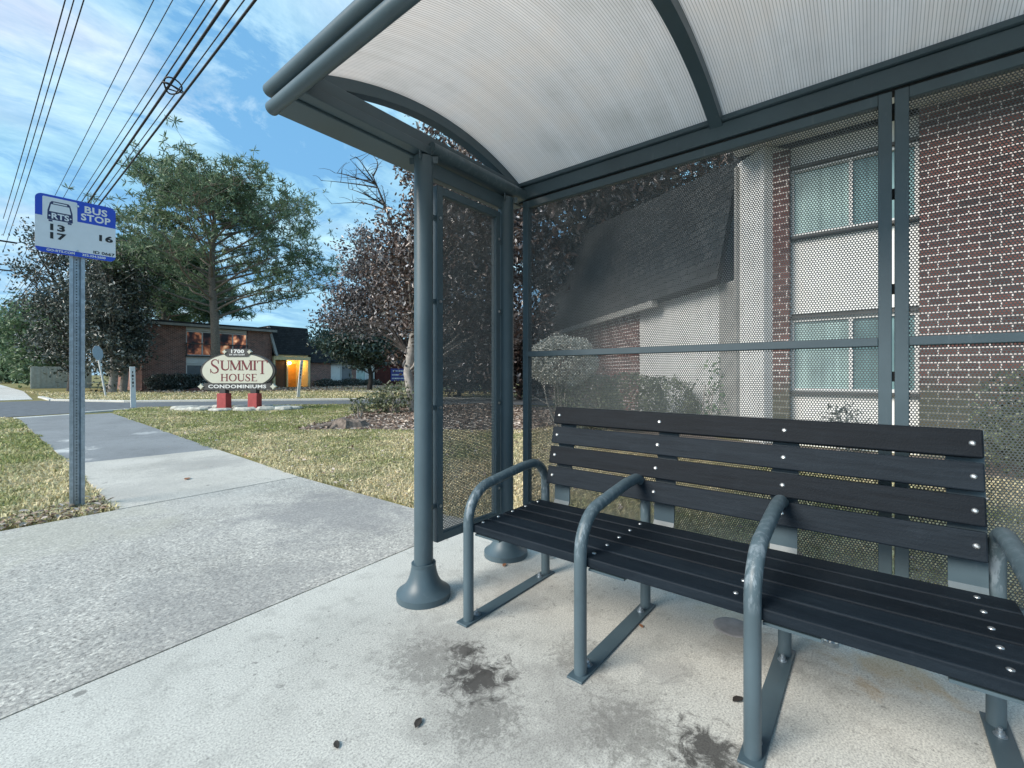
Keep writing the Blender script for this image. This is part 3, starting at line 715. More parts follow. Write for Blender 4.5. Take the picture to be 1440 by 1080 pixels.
MB().prism([(-1.08,.65),(1.08,.65),(1.14,.76),(1.08,.86),(-1.08,.86),(-1.14,.76)], -.07, .085, fc).build('name_plate', M['charcoal'], cs)
MB().prism(rrect(-.42,.42,1.72,1.98,.12), -.04, .09, fc).build('number_plate', M['charcoal'], cs)
mm = MB()
for sx in (-1,1):
    for (bx, bz, r) in ((1.17,.755,.10),(.40,1.88,.075)):
        mm.prism([(sx*bx+r*(1 if a%90==0 else .55)*math.cos(R(a)), bz+r*(1 if a%90==0 else .55)*math.sin(R(a))) for a in range(0,360,45)], .0, .11, fc).cut()
mm.build_each('corner_ornament', M['cream'], cs)
mm = MB()
text_mesh(mm, 'CONDOMINIUMS', 0, .705, .155, lambda x, z, d: fc(x*1.0, z, .0875), 1.48, .004, 'CENTER'); mm.cut()
text_mesh(mm, '1700', 0, 1.845, .15, lambda x, z, d: fc(x, z, .0925), 1.45, .006, 'CENTER'); mm.cut()
text_mesh(mm, 'SW 16TH COURT', 0, 1.765, .065, lambda x, z, d: fc(x, z, .0925), 1.0, .002, 'CENTER'); mm.cut()
mm.build_each('white_lettering', M['white'], cs)
# serif capitals from thick and thin strokes
def glyph(mb, ch, x, z, w, h, tk):
    th = tk*.42; sv = tk*.32; fl = lambda p, q, d: fc(p, q, .0775)
    def quad(pts): mb.prism([(x+a, z+b) for a, b in pts], 0, .001, lambda p, q, t: fc(p, q, .0765+t))
    def vert(cx, t, a=0, b=h, serif=(1,1)):
        quad([(cx-t/2,a),(cx+t/2,a),(cx+t/2,b),(cx-t/2,b)])
        if serif[0]: quad([(cx-t/2-tk*.55,a),(cx+t/2+tk*.55,a),(cx+t/2+tk*.55,a+sv),(cx-t/2-tk*.55,a+sv)])
        if serif[1]: quad([(cx-t/2-tk*.55,b-sv),(cx+t/2+tk*.55,b-sv),(cx+t/2+tk*.55,b),(cx-t/2-tk*.55,b)])
    def stroke(pts, wf):
        for i in range(len(pts)-1):
            (ax, az), (bx, bz) = pts[i], pts[i+1]; dx, dz = bx-ax, bz-az; L = math.hypot(dx, dz) or 1
            w0, w1 = wf(i/(len(pts)-1)), wf((i+1)/(len(pts)-1)); nx, nz = -dz/L, dx/L
            quad([(ax-nx*w0/2,az-nz*w0/2),(bx-nx*w1/2,bz-nz*w1/2),(bx+nx*w1/2,bz+nz*w1/2),(ax+nx*w0/2,az+nz*w0/2)])
    if ch == 'I': vert(w/2, tk)
    elif ch == 'H': vert(tk*.9, tk); vert(w-tk*.9, tk); quad([(tk,h*.48),(w-tk,h*.48),(w-tk,h*.48+th),(tk,h*.48+th)])
    elif ch == 'T': vert(w/2, tk, serif=(1,0)); quad([(0,h-th),(w,h-th),(w,h),(0,h)]); quad([(0,h-h*.2),(th*.8,h-h*.2),(th*1.4,h-th),(0,h-th)]); quad([(w-th*.8,h-h*.2),(w,h-h*.2),(w,h-th),(w-th*1.4,h-th)])
    elif ch == 'E':
        vert(tk*.9, tk); quad([(tk,0),(w,0),(w,th),(tk,th)]); quad([(tk,h-th),(w*.95,h-th),(w*.95,h),(tk,h)]); quad([(tk,h*.48),(w*.75,h*.48),(w*.75,h*.48+th),(tk,h*.48+th)])
        quad([(w-th,0),(w,0),(w+th*.3,h*.22),(w-th*.3,h*.22)]); quad([(w*.95-th,h),(w*.95,h),(w*.95,h*.82),(w*.95-th*.6,h*.82)])
    elif ch == 'M':
        vert(th, th); vert(w-tk*.7, tk); stroke([(th,h),(w*.5,h*.06)], lambda q: tk); stroke([(w*.5,h*.06),(w-tk*.7,h)], lambda q: th)
    elif ch == 'U':
        vert(tk*.8, tk, h*.3, h, (0,1)); vert(w-th, th, h*.3, h, (0,1))
        ax, bx = tk*.8, w-th; cx = (ax+bx)/2; rr = (bx-ax)/2
        stroke([(cx+rr*math.cos(R(a)), h*.3+ (h*.3-th*.5)*math.sin(R(a))) for a in range(180,361,15)], lambda q: tk*(1-q)+th*q)
    elif ch == 'O':
        stroke([(w/2+(w/2-tk*.4)*math.cos(R(a)), h/2+(h/2-th*.4)*math.sin(R(a))) for a in range(0,361,15)], lambda q: th+(tk-th)*abs(math.cos(2*math.pi*q)))
    elif ch == 'S':
        pts = [(.86,.72),(.82,.86),(.66,.96),(.46,.97),(.26,.89),(.18,.76),(.24,.63),(.42,.54),(.62,.45),(.80,.33),(.84,.20),(.74,.08),(.52,.02),(.30,.04),(.15,.14),(.10,.28)]
        stroke([(a*w, b*h) for a, b in pts], lambda q: th+(tk*1.1-th)*math.exp(-((q-.5)/.22)**2)); quad([(.84*w,.68*h),(.90*w,.68*h),(.90*w,.98*h),(.86*w,.98*h)]); quad([(.06*w,.02*h),(.11*w,.02*h),(.13*w,.32*h),(.06*w,.32*h)])
mm = MB()
xx = -.90
for ch, wd, hh, zz in (('S',.33,.46,1.18),('U',.29,.32,1.28),('M',.35,.32,1.28),('M',.35,.32,1.28),('I',.11,.32,1.28),('T',.34,.44,1.16)):
    glyph(mm, ch, xx, zz, wd, hh, .062); xx += wd + .022
mm.cut(); xx = -.54
for ch, wd in (('H',.24),('O',.25),('U',.22),('S',.18),('E',.18)):
    glyph(mm, ch, xx, .925, wd, .24, .045); xx += wd + .026
mm.cut(); mm.build_each('name_lettering', M['maroon'], cs)
# stones round the sign bed
random.seed(3)
NST = 15
for i in range(NST):
    a = 2*math.pi*(i+.2*random.random())/NST; px = 1.75*math.cos(a); pd = .55*math.sin(a)
    c = C0 + U*px + Nn*pd; m = MB(); n = 9; hh = .07+.05*random.random(); rx = .30+.1*random.random(); ry = .16+.07*random.random(); rot = random.random()*.6 + math.atan2(U.y, U.x)
    rr = [1+.25*(random.random()-.5) for _ in range(n)]
    vs = []
    for lv, (k, z) in enumerate(((.95,-.05),(1,.5*hh),(.78,hh))):
        for q in range(n):
            ang = 2*math.pi*q/n; ex, ey = rx*k*rr[q]*math.cos(ang), ry*k*rr[q]*math.sin(ang)
            vs.append((c.x+ex*math.cos(rot)-ey*math.sin(rot), c.y+ex*math.sin(rot)+ey*math.cos(rot), z+.012*random.random()*lv))
    fsx = [(l*n+q, l*n+(q+1)%n, (l+1)*n+(q+1)%n, (l+1)*n+q) for l in range(2) for q in range(n)] + [tuple(range(2*n,3*n))]
    m.add(vs, fsx); o = m.build('border_stone', M['stone'], None, .015)
    tag(o, 'pale flat stone in the ring around the condominium sign', 'stone', 'stones ringing the condominium sign')

# ------------------------------------------------------------------ small street things
def marker(name, label, x, y, h, lean):
    o = thing(name, label, 'marker post', (x, y, 0), 'white marker posts by the driveway')
    m = MB(); m.obox((x+lean*h/2, y, h/2-.05), (.075,0,0), (0,.02,0), (lean*(h/2+.05),0,h/2+.05)); m.build('post', M['white'], o, .006)
    m = MB()
    for k in range(5): m.obox((x+lean*(h*(.52+.085*k))-.002, y-.0225, h*(.52+.085*k)), (.014+.01*(k%2),0,0), (0,.002,0), (0,0,h*.028)).cut()
    m.build_each('marking', M['black'], o)
marker('marker_post', 'white upright marker post with black marking at the driveway edge', 3.98, 20.3, 1.42, -.02)
marker('marker_post', 'thin white leaning marker post before the lit entry', 10.9, 22.6, 1.85, .10)
st = thing('stop_sign', 'tilted stop sign seen from its grey back by the dark trees', 'traffic sign', (5.12, 31.94, 0))
MB().tube([(5.12,31.94,-.1),(4.86,32.2,2.0)], .045, 10).build('post', M['offwhite'], st)
st_c = Vector((4.83,32.17,2.28)); sa = Vector((.62,.75,.05)).normalized(); sb = Vector((-.1,.1,.98)).normalized(); sn = sa.cross(sb)
MB().prism([(.42*math.cos(R(22.5+45*k)), .42*math.sin(R(22.5+45*k))) for k in range(8)], -.004, .004, lambda p, q, t: tuple(st_c+sa*p+sb*q+sn*t)).build('sign_plate', M['galv'], st)
# stump
sp = thing('tree_stump', 'low weathered grey tree stump with a broken end in the leaf bed', 'stump', (5.46, 9.02, 0))
m = MB(); n = 14
rr = [.24+.09*random.random() for _ in range(n)]; hs = [.12+.09*random.random() for _ in range(n)]
vs = [(5.46+rr[k]*1.55*math.cos(2*math.pi*k/n), 9.02+rr[k]*1.55*math.sin(2*math.pi*k/n), -.05) for k in range(n)] + [(5.46+rr[k]*1.1*math.cos(2*math.pi*k/n), 9.02+rr[k]*1.1*math.sin(2*math.pi*k/n), hs[k]) for k in range(n)] + [(5.46+rr[k]*.6*math.cos(2*math.pi*k/n), 9.02+rr[k]*.6*math.sin(2*math.pi*k/n), hs[k]*.7) for k in range(n)]
m.add(vs, [(l*n+k, l*n+(k+1)%n, (l+1)*n+(k+1)%n, (l+1)*n+k) for l in range(2) for k in range(n)] + [tuple(range(2*n,3*n))])
m.build('stump', M['stump'], sp)
for k, (a, L) in enumerate(((2.4,.9),(3.1,.6),(1.2,.5),(5.4,.6))):
    MB().tube([(5.46+.2*math.cos(a),9.02+.2*math.sin(a),.07),(5.46+.55*L*math.cos(a+.2),9.02+.55*L*math.sin(a+.2),.03),(5.46+L*math.cos(a+.3),9.02+L*math.sin(a+.3),-.04)], [.08,.06,.03], 8).build('root', M['stump'], sp)
# single leaves on the concrete
def dead_leaf(x, y, s, rot, mat, label):
    m = MB(); pts = [(-.5,0),(-.2,.24),(.15,.27),(.42,.1),(.5,0),(.4,-.14),(.1,-.25),(-.25,-.2)]
    vs = [(x+s*(a*math.cos(rot)-b*math.sin(rot)), y+s*(a*math.sin(rot)+b*math.cos(rot)), .004+s*(.28*abs(b)+.1*a*a)) for a, b in pts] + [(x,y,.006)]
    n = len(pts); m.add(vs, [(i,(i+1)%n,n) for i in range(n)]); o = m.build('fallen_leaf', mat)
    sol = o.modifiers.new('thick', 'SOLIDIFY'); sol.thickness = .0012
    tag(o, label, 'leaf', 'single leaves on the concrete')
dead_leaf(.965, 1.175, .045, .5, M['deadleaf'], 'curled dark leaf on the pad left of the dark stain')
dead_leaf(1.745, .375, .05, -.5, M['deadleaf'], 'dark oval leaf beside the third bench leg')
dead_leaf(.75, 1.305, .035, 1.2, M['deadleaf'], 'small faded leaf near the front edge of the pad')
dead_leaf(2.09, 1.74, .045, .4, M['rustleaf'], 'russet leaf beside the rear post base of the shelter')
dead_leaf(1.62, 5.9, .10, .9, M['rustleaf'], 'reddish leaf lying on the light sidewalk slab')
dead_leaf(1.98, .83, .03, .9, M['rustleaf'], 'crumpled brown leaf under the bench behind the second arm')
m = MB().lathe(2.24, .50, [(.085,-.002),(.085,.001),(.07,.0025),(.01,.003)], 24); o = m.build('anchor_cap', simple('grey anchor patch', (.24,.235,.24), .8, 0, .2, 20)); tag(o, 'flat round grey patch plate on the pad under the bench', 'plate')

# ------------------------------------------------------------------ power lines
def wire(label, pts, r, x=2.6, group='overhead power and phone lines'):
    # smooth curve through (Y, z) knots
    ys = [p[0] for p in pts]; zs = [p[1] for p in pts]; out = []
    cf = np.polyfit(ys, zs, min(len(pts)-1, 2))
    for i in range(41):
        yy = ys[0] + (ys[-1]-ys[0])*i/40; out.append((x, yy, float(np.polyval(cf, yy))))
    tag(MB().tube(out, r, 6).build('power_line', M['wire']), label, 'power line', group)
PY_ = 56
wire('leftmost thin wire of the high three wire bundle', [(-20,17.5),(21.5,14.0),(PY_,12.6)], .019, 2.6)
wire('middle wire of the high three wire bundle', [(-20,18.2),(23.2,15.0),(PY_,14.0)], .022, 2.6)
wire('rightmost wire of the high three wire bundle', [(-20,16.8),(20,13.1),(PY_,11.4)], .019, 2.62)
wire('leftmost of the three thin wires over the bus stop sign', [(-20,10.4),(11.7,8.95),(25.4,8.38),(PY_,7.9)], .009)
wire('middle one of the three thin wires over the bus stop sign', [(-20,9.6),(10.4,8.29),(22.9,7.75),(PY_,7.2)], .008)
wire('rightmost of the three thin wires over the bus stop sign', [(-20,8.6),(8.7,7.38),(20.3,6.94),(PY_,6.7)], .008)
wire('thin double cable left of the thick looped cable', [(-20,8.2),(8.2,7.12),(19.1,6.66),(PY_,6.4)], .012)
wire('thick black cable carrying the wire loop', [(-20,8.1),(7.84,6.93),(18.3,6.31),(PY_,5.75)], .022)
wire('thin cable between the two thick black cables', [(-20,7.5),(7.28,6.64),(17.6,6.03),(PY_,5.5)], .009)
wire('thick black cable, rightmost of the overhead lines', [(-20,7.3),(6.83,6.41),(16.9,5.87),(PY_,5.2)], .018)
lp = thing('cable_loop', 'black teardrop frame with coiled spare cable on the thick overhead cable', 'cable loop', (2.6, 10.5, 6.7))
def ringpts(c, a, b, ra, rb, n=20): return [tuple(Vector(c)+Vector(a)*ra*math.cos(2*math.pi*i/n)+Vector(b)*rb*math.sin(2*math.pi*i/n)*(1+.35*math.cos(2*math.pi*i/n))) for i in range(n+1)]
MB().tube([(2.6,10.72,6.72),(2.50,10.45,6.64),(2.44,10.27,6.58),(2.5,10.2,6.56),(2.72,10.2,6.52),(2.78,10.27,6.53),(2.72,10.45,6.6),(2.6,10.72,6.72)], .013, 8).build('frame', M['wire'], lp)
MB().tube(ringpts((2.61,10.38,6.62),(0,-1,.25),(1,.1,-.2),.20,.13), .014, 8).build('cable_coil', M['wire'], lp)
MB().tube([(2.47,10.36,6.62),(2.6,10.35,6.62),(2.75,10.36,6.57)], .011, 6).build('cross_bar', M['wire'], lp)
up = thing('utility_pole', 'far wooden utility pole with cross arm at the left edge', 'utility pole', (2.2, PY_+.3, 0))
MB().tube([(2.2,PY_+.3,-.3),(2.2,PY_+.3,12.6)], [.17,.12], 10).build('pole', M['bark_dark'], up)
MB().obox((2.3,PY_+.3,12.2), (1.1,0,0), (0,.06,0), (0,0,.06)).build('cross_arm', M['bark_dark'], up)
MB().obox((2.3,PY_+.3,9.8), (.8,0,0), (0,.05,0), (0,0,.05)).build('cross_arm', M['bark_dark'], up)

# ------------------------------------------------------------------ far two storey building
fb = thing('apartment_building', 'two storey brown brick apartment building with lit upstairs windows and yellow lit entry', 'building', (16, 40, 0))
YB = 40.0
def fbox(name, mat, x0, x1, z0, z1, y0=0, y1=.3, par=None, bev=0): return MB().box(x0, x1, YB+y0, YB+y1, z0, z1).build(name, mat, par or fb, bev)
fbox('brick_wall', M['brick_far'], 8.3, 10.9, -.1, 4.72, 0, 8)
fbox('brick_wall', M['brick_far'], 15.15, 17.05, -.1, 4.72, 0, 8)
fbox('side_wall', M['offwhite'], 10.9, 15.15, -.1, 4.72, .25, 7.9)
o = fbox('roof', M['shingle'], 7.7, 17.2, 4.86, 5.02, -.5, 8.4)
fbox('fascia', M['trim'], 7.65, 17.25, 4.70, 4.88, -.56, -.502, o)
fbox('soffit', M['trim'], 7.7, 17.2, 4.74, 4.858, -.5, 0, o)
m = MB().obox((8.15,39.6,3.8), (.13,0,.01), (0,.3,0), (-.08,0,.9)); m.build('trim_board', M['trim'], fb)
MB().box(13.4,13.7,42,42.3,5.02,5.6).build('vent_pipe', M['white'], o)
fbox('header_panel', M['offwhite'], 10.92, 15.1, 4.45, 4.69, .05, .24)
fbox('spandrel_panel', M['white'], 10.92, 15.1, 1.95, 2.5, .12, .245)
fbox('spandrel_panel', M['white'], 10.92, 15.1, -.1, .75, .12, .245)
def far_window(x0, x1, z0, z1, mats, frame):
    wdw = MB(); f = .085; y0, y1 = YB+.10, YB+.20
    n = len(mats); dx = (x1-x0)/n
    wdw.box(x0,x1,y0,y1,z0,z0+f).box(x0,x1,y0,y1,z1-f,z1)
    for k in range(n+1): wdw.box(x0+k*dx-f/2, x0+k*dx+f/2, y0, y1, z0+f, z1-f)
    w_ = wdw.build('window', frame, fb)
    for k, mt in enumerate(mats): MB().box(x0+k*dx+f/2, x0+(k+1)*dx-f/2, YB+.15, YB+.16, z0+f, z1-f).build('pane', mt, w_)
    return w_
far_window(10.95, 13.0, 2.55, 4.42, [M['lit'], M['lit']], M['offwhite'])
far_window(13.05, 15.1, 2.55, 4.42, [M['lit'], M['lit2']], M['offwhite'])
far_window(10.95, 13.0, .8, 1.9, [M['glass_grey'], M['glass_grey']], M['white'])
far_window(13.05, 15.1, .8, 1.9, [M['glass_grey'], M['glass_grey']], M['white'])
rl = MB().box(10.85,15.15,YB-.12,YB-.08,3.42,3.5).box(10.85,15.15,YB-.12,YB+.0,2.46,2.56)
for x in (10.9,13.02,15.1): rl.box(x-.03,x+.03,YB-.12,YB-.08,2.56,3.42)
rl.build('balcony_rail', M['charcoal'], fb)
# shingled mansard over the entry
m = MB(); m.add([(17.1,YB-.35,2.85),(20.4,YB-.35,2.85),(20.4,YB+.5,5.35),(17.1,YB+.5,5.35),(17.1,YB+8,2.85),(20.4,YB+8,2.85),(20.4,YB+8,5.35),(17.1,YB+8,5.35)], [(0,1,2,3),(4,7,6,5),(0,3,7,4),(1,5,6,2),(3,2,6,7),(0,4,5,1)])
m.build('mansard_roof', M['shingle_far'], fb)
MB().obox((17.06,YB-.1,3.95), (.10,0,0), (0,.12,0), (-.16,.42,1.25)).build('trim_board', M['trim'], fb)
m = MB(); m.add([(20.4,YB-.3,2.2),(33,YB-.3,2.2),(33,YB+.7,4.3),(20.4,YB+.7,4.3),(20.4,YB+8,2.2),(33,YB+8,2.2),(33,YB+8,4.3),(20.4,YB+8,4.3)], [(0,1,2,3),(4,7,6,5),(0,3,7,4),(1,5,6,2),(3,2,6,7),(0,4,5,1)])
m.build('lower_roof', M['shingle_far'], fb)
# entry recess
fbox('entry_wall', M['ochre'], 17.1, 17.25, -.1, 2.84, -.2, 2.0); fbox('entry_wall', M['ochre'], 20.1, 20.3, -.1, 2.84, -.2, 2.0)
fbox('entry_wall', M['ochre'], 17.25, 20.1, -.1, 2.84, 1.8, 2.0); fbox('entry_ceiling', M['ochre'], 17.1, 20.3, 2.7, 2.84, -.2, 1.8)
fbox('entry_beam', M['ochre'], 17.1, 20.3, 2.38, 2.69, -.25, -.2)
fbox('door', M['door'], 17.3, 18.55, -.05, 2.3, .75, .84)
fbox('door', M['orange_door'], 18.9, 19.9, -.05, 2.1, 1.70, 1.79)
fbox('entry_column', M['ochre'], 18.58, 18.7, -.1, 2.69, .6, 1.79)
lm = MB(); lm.lathe(18.78, YB+.5, [(.02,2.02),(.09,2.05),(.11,2.14),(.09,2.24),(.02,2.26)], 14); lm.build('entry_lamp', M['lamp'], fb)
pl_ = bpy.data.lights.new('entry_light', 'POINT'); po = bpy.data.objects.new('entry_light', pl_); COL.objects.link(po); po.location = (19.35, YB+.9, 2.2); pl_.energy = 24; pl_.color = (1, .58, .14); pl_.shadow_soft_size = .12
fbox('brick_wall', M['brick_far'], 20.3, 22.4, -.1, 2.3, 0, 8)
fbox('wall_panel', M['offwhite'], 22.4, 27.3, -.1, 2.3, .25, 7.9)
far_window(22.45, 24.6, -.05, 2.0, [M['white'], M['glass_grey']], M['offwhite'])
fbox('brick_wall', M['brick_far'], 24.62, 25.1, -.1, 2.3, .05, .24)
far_window(25.15, 27.2, -.05, 1.95, [M['blind'], M['offwhite']], M['white'])
fbox('end_wall', M['barn'], 27.3, 36.0, -.1, 2.55, -.05, 8)
bsn = thing('wall_sign', 'small blue notice with white lines on the dark red wall', 'sign', (30, YB-.1, 1.05))
MB().box(29.1,31.1,YB-.11,YB-.06,.42,1.75).build('sign_plate', simple('notice blue', (.02,.03,.20), .5, 0, .1, 4), bsn)
mm = MB(); random.seed(5)
for r_, zz in enumerate((1.5,1.08,.7)):
    x = 29.25 + (.12 if r_ == 0 else 0)
    while x < 30.85:
        ww = random.uniform(.06,.16); mm.box(x, x+ww, YB-.115, YB-.1105, zz-.07, zz+.06).cut(); x += ww + random.uniform(.04,.1)
mm.build_each('white_mark', M['white'], bsn)

# ------------------------------------------------------------------ near building behind the screen
nb = thing('brick_apartment_block', 'red brown brick apartment block with white panels behind the shelter screen', 'building', (9, 0, 0))
XN = 8.7
def nbox(name, mat, y0, y1, z0, z1, x0=0, x1=.3, par=None): return MB().box(XN+x0, XN+x1, y0, y1, z0, z1).build(name, mat, par or nb)
nbox('brick_wall', M['brick_near'], -12, -.52, -.1, 5.0, 0, 8)
nbox('pilaster', M['brick_near'], 1.08, 1.47, -.1, 4.88, -.06, .9)
nbox('white_panel', M['white'], -.52, 1.08, 2.16, 3.38, .12, .5)
nbox('white_panel', M['white'], -.52, 1.08, -.1, .84, .12, .5)
nbox('white_panel', M['white'], -.52, 1.08, 4.62, 4.95, .12, .5)
def near_window(z0, z1):
    y0, y1 = -.52, 1.08; f = .05; x0, x1 = XN+.10, XN+.22
    w_ = MB().box(x0,x1,y0,y1,z0,z0+f).box(x0,x1,y0,y1,z1-f,z1).box(x0,x1,y0,y0+f,z0+f,z1-f).box(x0,x1,y1-f,y1,z0+f,z1-f).box(x0,x1,.25,.30,z0+f,z1-f).build('window', M['offwhite'], nb)
    MB().box(XN+.15,XN+.16,.30,y1-f,z0+f,z1-f).build('pane', M['blind'], w_); MB().box(XN+.15,XN+.16,y0+f,.25,z0+f,z1-f).build('pane', M['blind_dark'], w_)
    MB().box(XN+.02,XN+.14,y0+.01,y1-.01,z0-.045,z0-.002).build('sill', M['charcoal'], w_)
    MB().box(XN+.05,XN+.11,y0+.01,y1-.01,z1+.002,z1+.05).build('head_trim', M['charcoal'], w_)
near_window(3.44, 4.56); near_window(.88, 2.08)
o = nbox('roof', M['shingle'], -12, 1.9, 5.12, 5.3, -.75, 9)
nbox('soffit', M['offwhite'], -12, 1.9, 5.0, 5.118, -.70, 0, o); nbox('fascia', M['charcoal'], -12, 1.95, 4.97, 5.3, -.79, -.752, o)
# angled wing
WU = Vector((.647,.763,0)); WN = Vector((-.763,.647,0)); W0 = Vector((9.0,2.0,0))
def wing(name, mat, t0, t1, z0, z1, o0, o1, par=None):
    m = MB(); c = W0 + WU*(t0+t1)/2 + WN*(o0+o1)/2 + Vector((0,0,(z0+z1)/2))
    m.obox(c, WU*(t1-t0)/2, WN*(o1-o0)/2, Vector((0,0,(z1-z0)/2))); return m.build(name, mat, par or nb)
wing('white_wall', M['offwhite'], -.75, 3.7, -.1, 2.88, -.5, 0)
wing('white_wall', M['offwhite'], -.75, -.10, 2.88, 4.98, -.5, 0)
wing('white_wall', M['white'], -.099, 3.0, 2.92, 4.98, -1.9, -1.5)
wing('downspout', M['trim'], -.16, -.10, .1, 4.9, .002, .07)
wing('corner_board', M['trim'], -.1, .38, -.1, 2.86, .002, .03)
wing('brick_wall', M['brick_wing'], 3.702, 16, -.1, 2.95, -4, .04)
wing('fascia', M['trim'], 2.4, 16, 2.74, 2.9, .2, .345)
B0 = Vector((8.73,2.23,0))
def bw(t, ins, z): return tuple(B0 + WU*t - WN*ins + Vector((0,0,z)))
m = MB(); vs = [bw(0,0,2.9), bw(16,0,2.9), bw(16,2.0,8.3), bw(.63,.95,5.47), bw(.35,.33,2.9), bw(16,4,2.9), bw(16,4,8.3), bw(.85,1.2,5.47)]
m.add(vs, [(0,1,2,3),(4,7,6,5),(0,3,7,4),(1,5,6,2),(3,2,6,7),(0,4,5,1)]); m.build('mansard_roof', M['shingle_near'], nb)

# ------------------------------------------------------------------ trees and shrubs
def limb_path(a, b, wob=.12, n=6, sag=0):
    a, b = Vector(a), Vector(b); L = (b-a).length; out = []
    off = Vector((random.uniform(-1,1), random.uniform(-1,1), random.uniform(-.3,.8)))*wob*L
    for i in range(n+1):
        q = i/n; out.append(a.lerp(b, q) + off*math.sin(math.pi*q) + Vector((random.uniform(-1,1),)*3)*.012*L + Vector((0,0,-sag*L*q*q)))
    return out
def tree(name, label, base, trunk_pts, r0, ells, nclump, per, spread, lsize, leafm, barkm, cat='tree', group=None, aspect=.45, twig=.012, flat=0, shell=.55):
    tr = thing(name, label, cat, base, group)
    m = MB(); tp = [Vector(p) for p in trunk_pts]; k = len(tp)
    m.tube(tp, [r0*(1-.75*i/(k-1)) for i in range(k)], 9)
    vols = np.array([e[1][0]*e[1][1]*e[1][2] for e in ells]); pr = vols/vols.sum()
    P = []; 
    for _ in range(nclump):
        e = ells[RNG.choice(len(ells), p=pr)]
        while True:
            d = RNG.normal(size=3); d /= np.linalg.norm(d); rad = shell + (1-shell)*RNG.random()
            rad *= .82 + .3*vnoise(np.array([math.atan2(d[1], d[0])*2+20]), np.array([d[2]*3+20]), 1.0, 11)[0]
            c = np.array(e[0]) + d*rad*np.array(e[1]); break
        # limb from nearest trunk point below
        below = [q for q in tp if q.z < c[2]-.1] or [tp[0]]
        q0 = below[-1] if random.random() < .6 else random.choice(below[len(below)//2:])
        L = (Vector(c)-q0).length
        path = limb_path(q0, c, .10, 5); m.tube(path, [max(twig*.5, (twig*1.2+r0*.22*min(1, L/4))*(1-.85*i/5)) for i in range(6)], 5)
        n = int(per*RNG.uniform(.5, 1.4)); P.append(c + RNG.normal(size=(n,3))*spread*np.array([1,1,.75]))
        n2 = per//4; tq = RNG.random(n2)*.5+.5; pa = np.array([tuple(p) for p in path]); ii = (tq*5).astype(int).clip(0,4)
        P.append(pa[ii] + RNG.normal(size=(n2,3))*spread*.7)
    m.build('trunk', barkm, tr)
    leaves_mesh('crown', np.concatenate(P), lsize, leafm, tr, aspect, .22, flat)
    return tr
M['lf_magn'] = mat_leaf('magnolia leaf', [(0,(.042,.034,.033)),(.45,(.095,.078,.073)),(.76,(.19,.165,.16)),(.87,(.52,.50,.51)),(1,(.72,.70,.72))], .30, .12, .7, back=(.115,.07,.055))  # palest leaf tones paint in sky glints on the glossy leaves
M['lf_silver'] = mat_leaf('silvery leaf', [(0,(.04,.04,.042)),(.45,(.11,.108,.112)),(.78,(.26,.25,.27)),(.9,(.55,.54,.57)),(1,(.66,.65,.68))], .4, .2, .6, back=(.13,.11,.11))
M['lf_dark'] = mat_leaf('dark evergreen leaf', [(0,(.022,.030,.027)),(.55,(.06,.08,.066)),(.85,(.12,.145,.125)),(1,(.36,.38,.37))], .4, .15, .6)
M['lf_green'] = mat_leaf('green leaf', [(0,(.07,.12,.075)),(.6,(.15,.235,.125)),(1,(.25,.35,.2))], .5, .3)
M['lf_pine'] = mat_leaf('pine needle', [(0,(.065,.105,.065)),(.5,(.13,.20,.115)),(1,(.24,.32,.18))], .55, .25)
M['lf_grey'] = mat_leaf('grey green leaf', [(0,(.28,.29,.25)),(.5,(.55,.56,.51)),(1,(.78,.78,.74))], .5, .3)
M['lf_hedge'] = mat_leaf('hedge leaf', [(0,(.05,.065,.035)),(.5,(.11,.135,.075)),(1,(.24,.27,.17))], .45, .2)
M['lf_teal'] = mat_leaf('magnolia green', [(0,(.02,.04,.034)),(.6,(.05,.085,.068)),(1,(.13,.19,.16))], .4, .15, .6)

